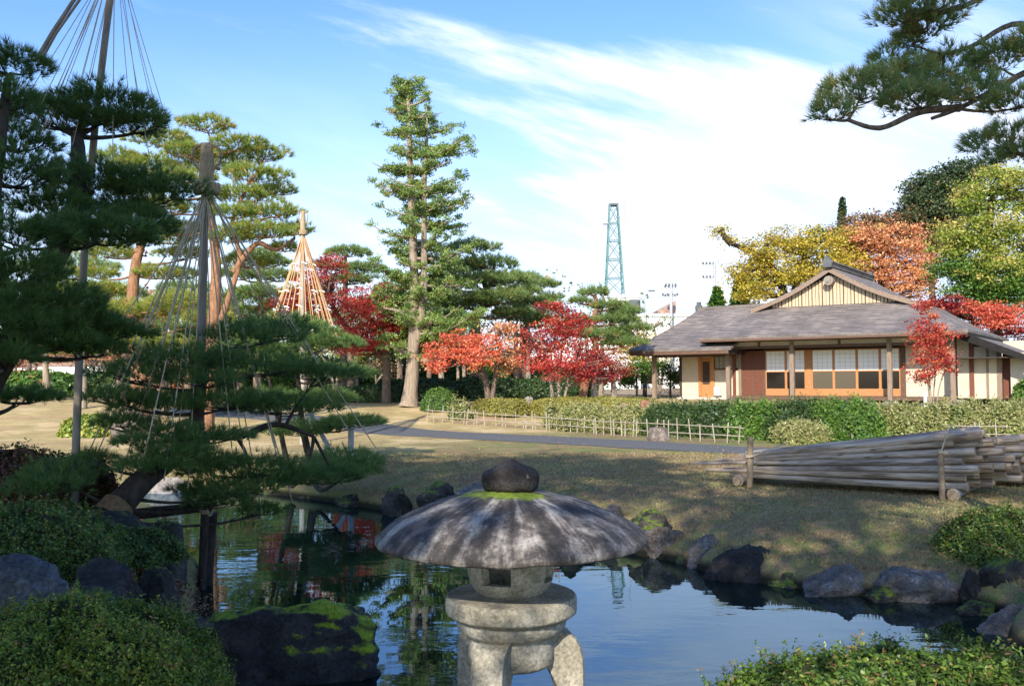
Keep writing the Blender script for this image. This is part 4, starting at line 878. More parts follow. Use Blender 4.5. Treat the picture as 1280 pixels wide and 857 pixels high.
# stump-like stone basin by the path
c = G(823, 551); o = MB(); o.lathe([(.30, 0), (.31, .10), (.24, .12), (.235, .34), (.19, .35), (.18, .30), (0, .29)], 24, mi=0, wob=None)
tag(o.build('stone_basin', M['rock_brown'], loc=tuple(c)), 'small round stone basin on the grass beside the path', 'basin')

# near shrubs and pond-side planting
def near_dome(label, px, py, D, rx, rz, mat, n, L, sink=.0, ryf=.8, **k):
    s = D/1150.; top = P(px, py, D)      # py = top of the dome
    h = rz*s; shrub(label, (top[0], top[1], top[2]-h), rx*s, rx*s*ryf, h, M[mat], k.pop('ang', 0), k.pop('p', 2.3), n, L, k.pop('core', 'core'), **k)
near_dome('bright green mossy cushion shrub in the bottom left corner', 85, 757, 3.7, 205, 150, 'moss', 70000, .013, shoots=1600, lump=.06, name='cushion_shrub', p=2.0)
near_dome('dark leaved clipped shrub in the bottom right corner', 1132, 824, 3.1, 275, 140, 'azalea', 60000, .018, shoots=1500, lump=.05, ryf=.45)
near_dome('clipped azalea dome on the right bank of the pond', 1262, 640, 9.6, 95, 95, 'azalea', 34000, .028, shoots=700, lump=.06)
near_dome('dark green clipped mound on the left bank', 35, 636, 6.2, 118, 100, 'azalea', 30000, .020, shoots=900, lump=.06)
near_dome('reddish brown low shrub at the left edge', 18, 563, 9.0, 75, 80, 'redshrub', 14000, .035, lump=.08)
near_dome('reddish green low shrub beside the dark pole', 95, 572, 9.4, 50, 60, 'redshrub', 9000, .035, lump=.10)
near_dome('tiny bright moss cushion on the left bank', 146, 660, 7.3, 13, 10, 'moss', 1500, .012)
near_dome('dark low groundcover hanging over the bank corner', 170, 664, 7.9, 56, 36, 'azalea', 9000, .022, lump=.12)
# dry leaves drifted on the left bank
def litter():
    n = 2600; c = P(178, 668, 7.9); x = c[0]+rng.normal(0, .28, n); y = c[1]+rng.normal(0, .45, n); z = np.maximum(gz(x, y), -.45)+rng.uniform(.0, .10, n)+.12*np.exp(-((x-c[0])**2+(y-c[1])**2)/.2)
    m = MB(); leaves(m, np.stack([x, y, z], -1), .035, 1, .001, 1, rng.random(n), up=1.5); tag(m.build('fallen_leaves', M['fallen']), 'dry brown leaves drifted on the left bank', None, None, 'stuff')
litter()
for k, (px, py, D, rx, rz) in enumerate([(418, 613, 17.2, 26, 9), (470, 616, 16.4, 24, 8), (515, 612, 15.8, 16, 6), (600, 622, 14.2, 16, 5), (806, 647, 12.0, 16, 6), (1165, 716, 9.5, 16, 6), (1000, 716, 10.0, 12, 6)]):
    near_dome('bright moss cushion %s' % ['at the left end of the far bank', 'behind the low moss-striped rock', 'left of the lantern behind the rocks', 'close behind the lantern jewel', 'above the right tip of the lantern cap', 'on top of the broad grey rock', 'between the two pointed rocks'][k], px, py, D, rx, rz, 'moss', 2600, .035, lump=.12, group='moss cushions of the far bank')
def lawn_leaves():
    n = 2600; x = rng.uniform(-8, 9, n); y = rng.uniform(8, 26, n); k = pond_sd(x, y) > .1; x, y = x[k], y[k]
    m = MB(); leaves(m, np.stack([x, y, gz(x, y)+.03], -1), .045, 1, .001, 1, rng.random(len(x)), up=2.5); tag(m.build('fallen_leaves', M['fallen']), 'small brown leaves scattered over the lawn', None, None, 'stuff')
lawn_leaves()
# ------------------------------------------------------------------ yukitsuri and props
def rope_cone(label, apex, ends, pole, rr, pr, top_h, ropem='rope', wrap=True, polem='pole_grey', loops=0):
    apex = np.array(apex); root = empty('rope_tree_support', tuple(pole[0]), 0, label, 'rope support'); b0 = np.array(pole[0], float)
    m = MB(); m.tube(smooth_pts(pole, 8)-b0, np.linspace(pr*1.15, pr*.85, 8) if len(pole) > 2 else [pr*1.15, pr*.85], 10); m.build('pole', M[polem], root)
    if wrap:
        a = apex; w_ = MB(); H_ = top_h; r = H_*(.16 if rr < .011 else .105)
        prof = [(r*1.1, -.02*H_), (r*1.25, .05*H_)]
        for k in range(12): z = .10*H_+k*.075*H_; prof += [(r*(1.12-.02*k), z), (r*(.98-.02*k), z+.035*H_)]
        prof += [(r*.5, 1.03*H_), (.001, 1.05*H_)]
        w_.lathe(prof, 16, tuple(a-b0)); w_.build('straw_wrap', M['straw'], root)
        k_ = MB(); th = np.linspace(0, 2*np.pi, 25)
        for w__ in range(3): k_.tube([tuple(a-b0+np.array([r*1.45*math.cos(x), r*1.45*math.sin(x), (-.02+.06*w__)*H_+.012*math.sin(x*6)])) for x in th], r*.42, 6, cap=False)
        k_.build('straw_collar', M['straw'], root)
        for sg in (-1, 1):
            l_ = MB(); l_.tube(smooth_pts([a-b0+np.array([sg*r*.9, 0, .45*H_]), a-b0+np.array([sg*r*1.9, 0, .65*H_]), a-b0+np.array([sg*r*1.7, 0, .90*H_]), a-b0+np.array([sg*r*.5, 0, 1.02*H_])], 10), r*.22, 6); l_.build('straw_loop', M['straw'], root)
    for e_ in ends:
        e_ = np.array(e_); m = MB(); a = apex-b0+np.array([rng.uniform(-.02, .02), 0, rng.uniform(-.04, .02)]); m.tube([a, (a+e_-b0)/2-np.array([0, 0, .01]), e_-b0], rr, 5, cap=False); m.build('rope', M[ropem], root)
    return root
# the near pine's supports, apex above the frame
ap = P(145, -62, 8.3)
ends1 = [P(x, y, D) for x, y, D in [(-5, 180, 7.6), (-30, 300, 7.2), (5, 272, 7.6), (30, 240, 7.8), (38, 205, 8), (62, 130, 8.3), (78, 235, 8.1), (92, 140, 8.4), (85, 160, 8.5), (110, 115, 8.6), (140, 270, 8.1), (141, 200, 8.3), (162, 135, 8.5), (190, 215, 8.2), (198, 170, 8.6), (216, 215, 8.8), (232, 228, 8.8), (50, 160, 8.5), (176, 150, 8.9)]]
rope_cone('tall dark pole with ropes fanning down to the big pine, top beyond the frame', ap, ends1, [onG(93, 590, 9.0), P(97, 500, 8.9), P(105, 320, 8.8), P(122, 125, 8.7), P(138, 0, 8.6), P(146, -70, 8.5)], .0034, .034, .5, wrap=False, polem='pole_grey')
b = MB(); b.tube([P(96, -5, 8.0), P(66, 40, 7.95), P(46, 74, 7.9)], .018, 8); b.tube([P(101, -2, 8.0), P(70, 42, 7.95), P(50, 78, 7.9)], .013, 8)
tag(b.build('bamboo_brace', M['pole_grey']), 'slanting bamboo brace in the top left corner beside the ropes', 'brace')
ap2 = P(258, 238, 9.9)
ends2 = [P(x, y, D) for x, y, D in [(105, 470, 9.2), (130, 505, 9.2), (95, 600, 9), (165, 560, 9.2), (130, 530, 9.6), (185, 500, 9.8), (150, 600, 8.9), (205, 480, 10.4), (222, 545, 9.3), (215, 390, 10.6), (270, 634, 10.0), (325, 628, 10.2), (366, 628, 10.3), (345, 560, 10.8), (300, 420, 10.8), (408, 470, 10.4), (440, 545, 11.0), (385, 440, 10.6), (335, 400, 10.9), (470, 560, 11.2), (118, 575, 9.0), (240, 500, 10.4), (290, 560, 9.4), (310, 600, 9.6), (205, 600, 8.8), (180, 570, 8.7), (352, 590, 10.0), (150, 480, 9.0), (235, 610, 9.2)]]
rope_cone('weathered pole with straw-wrapped head and ropes fanning over the leaning pine', ap2, ends2, [P(249, 580, 9.95), P(250, 480, 9.95), P(254, 330, 9.95), P(258, 190, 9.95)], .0066, .048, .50, polem='pole_grey')
ap3 = P(379, 292, 24)
ends3 = []
for k in range(26):
    a = k/26*2*math.pi; ends3.append(P(377, 425, 24)+np.array([.95*math.cos(a), .95*math.sin(a), .06*math.sin(a*3)]))
y3 = rope_cone('small cone of orange ropes and pale pole with an ornamented straw tip', ap3, ends3, [onG(378, 470, 24), P(378, 400, 24), P(378, 275, 24)], .012, .065, .58, 'rope_orange', polem='bamboo')
for (fz, nn_) in ((.30, 6), (.55, 9), (.72, 10), (.88, 12)):                  # white paper strips tied on the ropes
    for k in range(nn_):
        e_ = ends3[(k*26)//nn_]; q = ap3*(1-fz)+e_*fz-np.array(y3.location); m = MB(); w_ = .05
        m.tube([q+np.array([-w_*1.5, -.02, .02*(k % 3)]), q+np.array([0, -.03, .03]), q+np.array([w_*1.3, -.02, -.01])], .016, 5); m.build('paper_strip', M['paper'], y3)
# props in and by the water
def prop(label, pts, r, mat='pole_grey', binds=(), name='wooden_prop'):
    root = empty(name, tuple(pts[0][0]), 0, label, 'prop'); b0 = np.array(pts[0][0])
    for k, pp in enumerate(pts):
        m = MB(); m.tube(smooth_pts(pp, 8)-b0 if len(pp) > 2 else np.array(pp)-b0, r[k], 10, wob=.06); m.build('pole', M[mat], root)
    for (q, rr, ax_) in binds:
        m = MB(); th = np.linspace(0, 2*np.pi, 14)
        for w_ in range(5):
            cc = np.array(q)-b0+np.array(ax_)*(.018*(w_-2)); u = nrm(np.cross(ax_, [.1, .3, 1.])); v = np.cross(ax_, u); m.tube([tuple(cc+rr*(math.cos(x)*u+math.sin(x)*v)) for x in th], .012, 5, cap=False)
        m.build('straw_binding', M['rope'], root)
    return root
prop('horizontal log prop on two posts standing in the water under the leaning pine', [[P(266, 640, 9.8), P(262, 690, 9.8), P(259, 748, 9.8)], [P(256, 642, 9.6), P(252, 742, 9.6)], [P(262, 632, 9.7), P(190, 640, 9.3), P(60, 652, 8.6)]], [.052, .042, .055], 'bark_dark', [(P(258, 634, 9.65), .085, (1, 0, 0.05))])
prop('diagonal grey pole propping the small pine on the far bank', [[onG(434, 560, 17.0)-np.array([0, 0, .05]), P(376, 492, 17.4)]], [.045], 'lampgrey')
q = P(438, 616, 14.6); prop('upright pale grey square post at the right of the small pine', [[onG(438, 600, 17.0)-np.array([0, 0, .1]), P(439, 522, 17.0)]], [.055], 'lampgrey')

# ------------------------------------------------------------------ the pines
big = [PX(12, 85, 7.4, 42, 24), PX(8, 130, 7.3, 40, 26), PX(70, 152, 8.2, 62, 24), PX(130, 140, 8.4, 62, 28), PX(172, 160, 8.4, 36, 22), PX(28, 182, 7.6, 38, 24), PX(20, 225, 7.3, 52, 30), PX(118, 232, 8.0, 62, 26), PX(190, 245, 8.2, 52, 32), PX(70, 262, 7.6, 48, 24),
       PX(30, 300, 7.0, 62, 30), PX(120, 298, 7.5, 72, 26), PX(170, 285, 7.9, 45, 24), PX(15, 345, 6.8, 60, 34), PX(60, 385, 6.9, 66, 30), PX(20, 410, 6.7, 62, 34), PX(95, 405, 7.2, 50, 22), PX(115, 440, 7.4, 40, 18), PX(62, 430, 7.0, 60, 22), PX(20, 500, 7.6, 44, 13), PX(10, 450, 6.6, 40, 22), PX(150, 268, 8.3, 50, 16), PX(130, 420, 7.6, 50, 16)]
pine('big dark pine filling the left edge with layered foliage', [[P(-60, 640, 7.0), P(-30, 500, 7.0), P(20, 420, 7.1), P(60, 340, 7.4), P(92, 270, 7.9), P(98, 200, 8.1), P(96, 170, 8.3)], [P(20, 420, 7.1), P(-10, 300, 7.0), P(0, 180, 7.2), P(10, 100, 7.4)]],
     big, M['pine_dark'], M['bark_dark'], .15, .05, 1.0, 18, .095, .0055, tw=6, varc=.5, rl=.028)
lean = [PX(300, 425, 10.2, 62, 20), PX(345, 415, 10.8, 44, 18), PX(232, 452, 9.6, 60, 20), PX(170, 470, 9.4, 52, 22), PX(150, 500, 9.2, 40, 16), PX(320, 462, 10.2, 74, 20), PX(395, 470, 10.8, 50, 15), PX(280, 505, 9.9, 70, 16), PX(200, 510, 9.4, 52, 16), PX(352, 512, 10.4, 60, 14), PX(150, 530, 9.2, 34, 12),
        PX(240, 582, 9.5, 62, 16), PX(310, 590, 9.8, 70, 18), PX(290, 612, 9.6, 60, 13), PX(370, 600, 10.2, 45, 14), PX(75, 595, 8.6, 40, 18), PX(60, 612, 8.3, 40, 16), PX(188, 585, 8.8, 44, 14), PX(222, 566, 8.9, 40, 12), PX(175, 555, 8.9, 30, 11), PX(262, 548, 9.3, 44, 12), PX(255, 478, 9.4, 44, 14), PX(205, 540, 9.2, 34, 11), PX(420, 595, 10.6, 34, 13), PX(270, 628, 9.5, 40, 8), PX(118, 575, 8.9, 22, 10), PX(325, 640, 10.1, 26, 10)]
pine('dark pine with thick trunk leaning over the pond, tied with ropes', [[P(105, 668, 8.5), P(140, 640, 8.7), P(185, 595, 9.0), P(225, 562, 9.4), P(243, 530, 9.6), P(252, 480, 9.8), P(262, 440, 10.0)], [P(225, 562, 9.4), P(258, 545, 9.8), P(300, 545, 10.1), P(345, 530, 10.4), P(392, 545, 10.6)]],
     lean, M['pine_dark'], M['bark_dark'], .155, .035, .6, 16, .105, .0055, tw=9, varc=.58, rl=.022, r2=.06)
m = MB(); q0 = P(134, 648, 8.63); q1 = P(148, 632, 8.75); m.tube([q0, q1], [.162, .156], 16, cap=False, wob=.05)
tag(m.build('straw_band', M['straw_dark']), 'brown straw band wrapped round the leaning pine trunk', 'band')
small = [PX(360, 415, 17.2, 50, 18), PX(310, 440, 17.6, 40, 14), PX(405, 432, 17.0, 44, 15), PX(355, 462, 16.8, 55, 15), PX(432, 470, 16.6, 34, 12), PX(400, 500, 16.4, 44, 13), PX(335, 500, 17.0, 44, 12), PX(440, 530, 16.2, 38, 10), PX(375, 540, 16.6, 44, 12), PX(430, 580, 15.4, 42, 18), PX(400, 600, 15.6, 42, 13), PX(452, 590, 15.1, 24, 12)]
pine('small dark pine on the far bank beside the grey post', [[onG(392, 614, 17.1)+np.array([0, 0, -.1]), P(388, 580, 17.1), P(378, 530, 17.1), P(372, 470, 17.1), P(368, 420, 17.2)], [onG(365, 600, 17.2), P(352, 545, 17.2), P(340, 490, 17.2), P(330, 450, 17.4)], [P(388, 590, 17.0), P(400, 612, 16.4), P(425, 600, 15.7)]],
     small, M['pine_dark'], M['bark_dark'], .085, .03, .9, 14, .13, .008, tw=7, varc=.65, rl=.02, r2=.06)
red = [PX(258, 158, 28, 30, 10), PX(205, 178, 28, 36, 11), PX(235, 192, 27.5, 30, 10), PX(300, 182, 28, 30, 10), PX(330, 195, 28.5, 26, 10), PX(190, 212, 28, 42, 13), PX(232, 225, 27, 34, 11), PX(320, 222, 28, 36, 13), PX(305, 248, 28, 36, 12), PX(346, 240, 28.5, 22, 10), PX(338, 268, 28, 34, 12), PX(290, 268, 27.5, 28, 10), PX(150, 200, 28, 30, 11), PX(170, 240, 28, 34, 12),
       PX(325, 292, 28, 40, 13), PX(368, 290, 29, 20, 10), PX(290, 300, 28, 28, 10), PX(210, 262, 28, 34, 12), PX(355, 312, 29, 18, 8), PX(270, 205, 29.5, 44, 14), PX(310, 330, 29.5, 30, 10), PX(225, 290, 29.5, 40, 12)]
pine('tall red-barked pine with sunlit layered crown behind the wrapped pole', [[onG(258, 500, 28), P(262, 470, 28), P(267, 400, 28), P(270, 330, 28), P(262, 250, 28), P(265, 180, 28)], [P(276, 400, 28), P(290, 360, 28), P(300, 320, 28), P(290, 280, 28), P(310, 230, 28)], [P(292, 340, 28), P(320, 305, 28), P(345, 312, 28.3), P(368, 298, 28.8)]],
     red, M['pine_sun'], M['bark_red'], .24, .09, .9, 12, .20, .016, tw=5, varc=.42, rl=.045, r2=.10)
low = [PX(120, 365, 31, 40, 11), PX(205, 345, 31, 36, 11), PX(165, 392, 30, 48, 13), PX(228, 380, 30, 44, 13), PX(120, 345, 31, 26, 10), PX(155, 428, 30, 50, 12), PX(215, 432, 30, 44, 12), PX(105, 400, 31, 34, 12), PX(260, 400, 30, 28, 10), PX(200, 300, 31, 40, 12), PX(130, 318, 31, 36, 12), PX(230, 320, 31, 30, 10), PX(90, 440, 30, 30, 12)]
pine('broad pine with orange trunk and yellow-green tiers behind the ropes', [[onG(178, 532, 29), P(176, 500, 29.2), P(170, 440, 30), P(165, 380, 30.3), P(172, 320, 30.6), P(185, 290, 31)]], low, M['pine_sun'], M['bark_red'], .30, .12, .9, 12, .20, .016, tw=5, varc=.5, rl=.05)
mid = 'pines standing across the lawn'
pine('mid-distance pine left of the orange rope cone', [[onG(322, 492, 40), P(322, 440, 40), P(326, 380, 40), P(322, 325, 40)]], [PX(322, 322, 40, 26, 9), PX(300, 345, 40, 26, 9), PX(345, 348, 40, 26, 9), PX(322, 368, 39, 30, 10), PX(352, 385, 40, 26, 9), PX(298, 390, 40, 26, 9), PX(330, 410, 40, 32, 10), PX(300, 425, 39, 24, 9), PX(345, 330, 40, 18, 7)], M['pine_mid'], M['bark'], .2, .08, 1.2, 9, .26, .024, group=mid, tw=3)
pine('small pine top above the red maples', [[onG(428, 492, 46), P(430, 430, 46), P(432, 350, 46), P(432, 322, 46)]], [PX(434, 318, 46, 26, 8), PX(412, 334, 46, 22, 7), PX(456, 338, 46, 24, 8), PX(436, 352, 46, 26, 8)], M['pine_mid'], M['bark'], .2, .08, 1.2, 9, .28, .026, group=mid, tw=3)
pine('tall dense pine just right of the tall conifer', [[onG(596, 492, 42), P(598, 450, 42), P(596, 400, 42), P(608, 365, 42), P(592, 320, 42)], [P(608, 372, 42), P(615, 345, 42), P(618, 330, 42)]],
     [PX(590, 312, 42, 28, 10), PX(572, 335, 42, 30, 10), PX(612, 332, 42, 30, 11), PX(630, 352, 42, 36, 11), PX(595, 352, 41, 36, 11), PX(562, 358, 42, 28, 10), PX(652, 366, 42, 22, 8), PX(620, 374, 41, 36, 11), PX(585, 382, 42, 38, 11), PX(640, 392, 42, 24, 9), PX(560, 400, 42, 26, 9)], M['pine_mid'], M['bark'], .24, .1, 1.2, 9, .26, .024, group=mid, tw=3)
pine('slender pine between the dense pine and the red maple', [[onG(657, 494, 45), P(656, 440, 45), P(657, 395, 45), P(655, 350, 45)]], [PX(653, 350, 45, 22, 8), PX(678, 358, 45, 20, 7), PX(688, 374, 45, 14, 6), PX(640, 372, 45, 26, 9), PX(668, 382, 45, 28, 9), PX(650, 398, 45, 30, 9), PX(680, 405, 45, 22, 8), PX(690, 390, 45, 14, 6)], M['pine_mid'], M['bark'], .18, .08, 1.2, 9, .28, .026, group=mid, tw=3)
pine('twisted orange-barked pine right of the bright red maple', [[onG(728, 494, 40), P(734, 465, 40), P(745, 435, 40), P(738, 410, 40), P(746, 385, 40), P(743, 368, 40)]], [PX(744, 368, 40, 17, 8), PX(724, 378, 40, 12, 5), PX(762, 384, 40, 22, 7), PX(782, 392, 40, 20, 7), PX(768, 402, 40, 28, 8), PX(722, 402, 40, 18, 6), PX(790, 412, 40, 22, 7), PX(755, 420, 40, 30, 8), PX(716, 418, 40, 20, 7), PX(780, 430, 40, 26, 7)], M['pine_mid'], M['bark_red'], .2, .08, 1.2, 9, .25, .024, group=mid, tw=3)
pine('dark pine behind the big ropes at left', [[onG(100, 500, 44), P(100, 440, 44), P(98, 380, 44), P(100, 330, 44)]], [PX(100, 335, 44, 44, 13), PX(70, 365, 44, 44, 13), PX(120, 385, 44, 40, 12), PX(50, 340, 44, 40, 12)], M['pine_mid'], M['bark'], .2, .08, .7, 9, .3, .024, group=mid, tw=3)
# pine reaching in from the right, its trunk beyond the frame
rp = [PX(1040, 145, 6.6, 26, 16), PX(1075, 118, 6.7, 48, 22), PX(1130, 105, 6.8, 52, 26), PX(1180, 92, 7.0, 56, 22), PX(1110, 80, 7.0, 22, 20), PX(1150, 130, 6.6, 48, 18), PX(1210, 118, 6.6, 44, 18), PX(1250, 78, 6.8, 36, 22), PX(1290, 60, 6.6, 30, 20), PX(1275, 130, 6.4, 42, 14), PX(1130, 22, 6.4, 34, 22), PX(1170, 8, 6.3, 46, 18), PX(1105, -10, 6.4, 26, 14), PX(1160, 35, 6.5, 34, 12), PX(1262, 178, 7.4, 52, 16), PX(1285, 195, 7.4, 44, 14), PX(1140, 52, 6.7, 22, 8)]
tb = [P(1420, 470, 7.4), P(1405, 330, 7.3), P(1385, 200, 7.2), P(1390, 60, 7.1), P(1380, -80, 7.0)]; tb[0][2] = gz1(tb[0][0], tb[0][1])
pine('pine branches hanging into the top right corner', [tb, [P(1388, 150, 7.2), P(1320, 55, 7.0), P(1270, 30, 6.9), P(1215, 58, 6.8), P(1180, 68, 6.8)], [P(1390, 180, 7.2), P(1300, 95, 6.8), P(1250, 110, 6.7), P(1200, 135, 6.6), P(1165, 148, 6.5)], [P(1200, 135, 6.6), P(1150, 140, 6.6), P(1100, 160, 6.5), P(1060, 150, 6.55)], [P(1385, 10, 7.0), P(1280, -20, 6.6), P(1200, 10, 6.4), P(1160, 20, 6.4)], [P(1388, 210, 7.2), P(1320, 200, 7.3), P(1260, 190, 7.4)]],
     rp, M['pine_near'], M['bark'], .16, .05, .8, 16, .095, .0055, tw=9, varc=.52, rl=.013, r2=.030)

# ------------------------------------------------------------------ the tall conifer
def tall():
    base = onG(511, 520, 36.5); root = empty('tall_conifer', tuple(base), 0, 'tall narrow conifer with twin grey trunks, highest tree in the middle', 'tree'); D = 36.5
    t1 = smooth_pts([base, P(514, 480, D), P(517, 430, D), P(518, 360, D), P(514, 250, D), P(511, 150, D), P(510, 104, D)], 26); t2 = smooth_pts([P(516, 440, D-.1), P(526, 400, D-.2), P(530, 350, D-.2), P(530, 270, D-.2), P(532, 200, D-.2), P(534, 165, D-.2), P(533, 128, D-.1)], 20)
    m = MB(); rr = np.interp(np.linspace(0, 1, 26), [0, .04, .12, .3, 1], [.42, .34, .30, .24, .04]); m.tube(t1-base, rr, 14, wob=.12); m.tube(t2-base, np.linspace(.20, .012, 20), 10, wob=.12)
    bm_ = m; cm = MB(); allt = np.vstack([t1, t2])
    # half width in pixels against image row, left and right
    yl = [100, 120, 150, 180, 240, 300, 350, 400, 430, 450]; wl_ = [6, 19, 30, 48, 50, 62, 64, 60, 42, 28]; wr_ = [12, 30, 50, 62, 70, 80, 86, 92, 96, 60]
    for k in range(170):
        y = 102+(446-102)*(k//6*6+3+rng.normal(0, 1.0))/170.; y = max(y, 102); side = rng.random(); wl0, wr0 = np.interp(y, yl, wl_), np.interp(y, yl, wr_)
        a = rng.uniform(0, 2*np.pi); a = -a if (math.sin(a) < -.2 and rng.random() < .55) else a; ca = math.cos(a); wpx = (wr0 if ca > 0 else wl0)*rng.uniform(.55, 1.05); reach = wpx*D/1150.
        i = int(np.argmin(np.abs(P(515, y, D)[2]-t1[:, 2]))) if rng.random() < .65 or y > 430 or y < 150 else None
        o0 = t1[i] if i is not None else t2[int(np.argmin(np.abs(P(515, y, D)[2]-t2[:, 2])))]
        dirv = np.array([ca, math.sin(a), 0]); e_ = o0+dirv*reach*1.0+np.array([0, 0, .18*reach+rng.uniform(-.1, .2)])
        mid_ = o0+dirv*reach*.5-np.array([0, 0, .06*reach]); lp = bez(o0, mid_, e_, 7); bm_.tube(lp-base, np.linspace(.045+.012*reach, .012, 7), 5, cap=False)
        for s_ in np.linspace(.30, 1, max(3, int(reach*3.6))):
            if rng.random() < .16: continue
            c = lp[int(s_*6)]+rng.normal(0, .10, 3); va = .45+.12*rng.standard_normal()
            nn = 11; dd = nrm(rng.standard_normal((nn, 3))*np.array([1, 1, .45])+dirv*.3+np.array([0, 0, .35])); cc = c+dd*rng.uniform(.05, .28, nn)[:, None]
            leaves(cm, cc-base, .125, 12, .075, .6, np.clip(va+.10*dd[:, 2]*0+.1*rng.standard_normal(nn), 0, 1), wf=.34, up=.3)
            if rng.random() < .20: leaves(cm, c[None]-base-np.array([0, 0, .08]), .10, 10, .09, .6, np.array([.97]), wf=.4)
    for (pts) in ([P(516, 446, D), P(498, 437, D-.3), P(486, 432, D-.5), P(478, 436, D-.6)], [P(518, 448, D), P(545, 452, D-.5), P(575, 440, D-.8), P(600, 428, D-1)], [P(522, 425, D), P(535, 410, D-.3), P(540, 395, D-.4), P(538, 385, D-.4)], [P(516, 398, D), P(495, 388, D-.3), P(476, 385, D-.5)]):
        bm_.tube(smooth_pts(pts, 10)-base, np.linspace(.11, .03, 10), 7, wob=.1)
        for q in smooth_pts(pts, 6)[3:]: leaves(cm, q+rng.normal(0, .22, (8, 3))+np.array([0, 0, .2])-base, .18, 8, .09, .6, np.full(8, .5), wf=.4)
    bm_.build('trunk', M['bark_tall'], root); cm.build('crown', M['conifer'], root)
tall()

# ------------------------------------------------------------------ maples and other broadleaf trees
mp = 'autumn maples across the lawn'
broad('dark red maple behind and right of the orange rope cone', onG(483, 500, 38), [[onG(483, 500, 38), P(483, 470, 38), P(482, 440, 38), P(472, 410, 38), P(450, 385, 38)], [P(482, 440, 38), P(492, 415, 38), P(490, 395, 38)], [P(482, 450, 38), P(460, 430, 38), P(430, 405, 38), P(410, 370, 38)]],
      [BX(405, 340, 38, 30, 22, 1, 0), BX(380, 372, 38, 36, 28, 1.2, 0), BX(425, 375, 37.5, 38, 28, 1.3, 0), BX(455, 395, 37, 40, 28, 1.5, 1), BX(478, 375, 38, 34, 20, 1, 0), BX(440, 425, 37, 34, 20, 1.2, 1), BX(490, 410, 37.5, 26, 22, .9, 0), BX(350, 395, 39, 22, 22, .5, 0), BX(462, 432, 37, 30, 12, .5, 1)], M['red'], M['bark'], .20, .15, 85, 22, .26, .5, group=mp, mats2=[M['brightred']])
broad('orange maple right of the tall conifer trunk', onG(612, 492, 35), [[onG(612, 492, 35), P(606, 470, 35), P(597, 450, 35), P(585, 435, 35)], [onG(613, 492, 35), P(620, 465, 35), P(624, 440, 35), P(620, 420, 35)], [P(606, 472, 35), P(590, 460, 35), P(570, 450, 35)]],
      [BX(552, 442, 34.5, 26, 16, 1.0), BX(580, 428, 34.5, 28, 18, 1.1), BX(608, 432, 34.3, 26, 20, 1.0), BX(595, 448, 34, 26, 14, .9), BX(628, 415, 35, 24, 14, .7, 1), BX(640, 442, 35, 24, 18, .7, 1), BX(545, 455, 34.5, 14, 10, .4), BX(630, 458, 35, 22, 10, .4, 1)], M['orange'], M['bark'], .13, .15, 54, 22, .24, .5, group=mp, mats2=[M['peach']], varc=.4)
broad('bright red multi-stemmed maple in front of the clipped hedge', onG(697, 494, 34), [[onG(692, 495, 34), P(688, 470, 34), P(684, 450, 34), P(676, 425, 34)], [onG(698, 495, 34), P(700, 460, 34), P(703, 425, 34), P(700, 395, 34)], [onG(702, 495, 34), P(712, 468, 34), P(722, 445, 34), P(726, 425, 34)], [onG(700, 495, 34), P(695, 455, 34), P(692, 420, 34)]],
      [BX(700, 402, 34, 30, 22, 1.2), BX(678, 425, 34, 28, 26, 1.1), BX(712, 430, 33.7, 32, 26, 1.3), BX(672, 452, 34, 22, 20, .8, 1), BX(705, 460, 33.4, 34, 18, 1.2, 1), BX(735, 450, 34, 20, 20, .6), BX(690, 385, 34, 16, 8, .35), BX(725, 405, 34, 20, 18, .5), BX(730, 472, 34, 16, 10, .3, 1)], M['red'], M['bark_pale'], .075, .14, 60, 22, .24, .55, group=mp, mats2=[M['brightred']], nb=14)
broad('small dull crimson maple left of the two by the yellow tree', onG(742, 492, 37), [[onG(742, 492, 37), P(743, 475, 37), P(744, 455, 37)]], [BX(742, 450, 37, 22, 18, .9), BX(752, 468, 37, 22, 10, .6), BX(728, 462, 37, 14, 12, .4)], M['crimson'], M['bark_pale'], .14, .13, 70, 20, .22, group=mp)
broad('small dull crimson maple right of its neighbour, by the yellow tree', onG(768, 490, 37.5), [[onG(768, 490, 37.5), P(766, 475, 37.5), P(762, 455, 37.5)]], [BX(765, 446, 37.5, 24, 16, 1), BX(775, 462, 37.5, 18, 12, .6), BX(758, 470, 37.5, 16, 10, .4)], M['crimson'], M['bark_pale'], .14, .13, 70, 20, .22, group=mp, varc=.7)
bt = 'leafy trees and shrubs beyond the maples'
broad('bright yellow tree behind the small crimson maples', onG(806, 486, 47), [[onG(806, 486, 47), P(806, 465, 47), P(804, 440, 47)]], [BX(800, 428, 47, 26, 18, 1), BX(815, 442, 47, 22, 20, .9), BX(795, 455, 47, 20, 16, .7), BX(775, 432, 47, 18, 12, .5)], M['yellow'], M['bark'], .12, .18, 55, 18, .3, group=bt, name='leafy_tree')
broad('green rounded shrub left of the porch post', onG(796, 490, 46), [[onG(796, 490, 46), P(796, 480, 46), P(796, 465, 46)]], [BX(790, 470, 46, 16, 18, 1), BX(803, 460, 46, 18, 14, .8), BX(778, 476, 46, 12, 12, .4)], M['green'], M['bark'], .06, .15, 90, 18, .22, group=bt, name='garden_shrub', cat='shrub')
broad('dark green shrub seen through the open porch', onG(838, 496, 46), [[onG(838, 496, 46), P(838, 480, 46), P(838, 460, 46)]], [BX(835, 462, 46, 22, 18, 1), BX(850, 470, 46, 20, 14, .8), BX(818, 458, 46, 20, 12, .6)], M['green'], M['bark'], .06, .15, 80, 18, .24, group=bt, name='garden_shrub', cat='shrub')
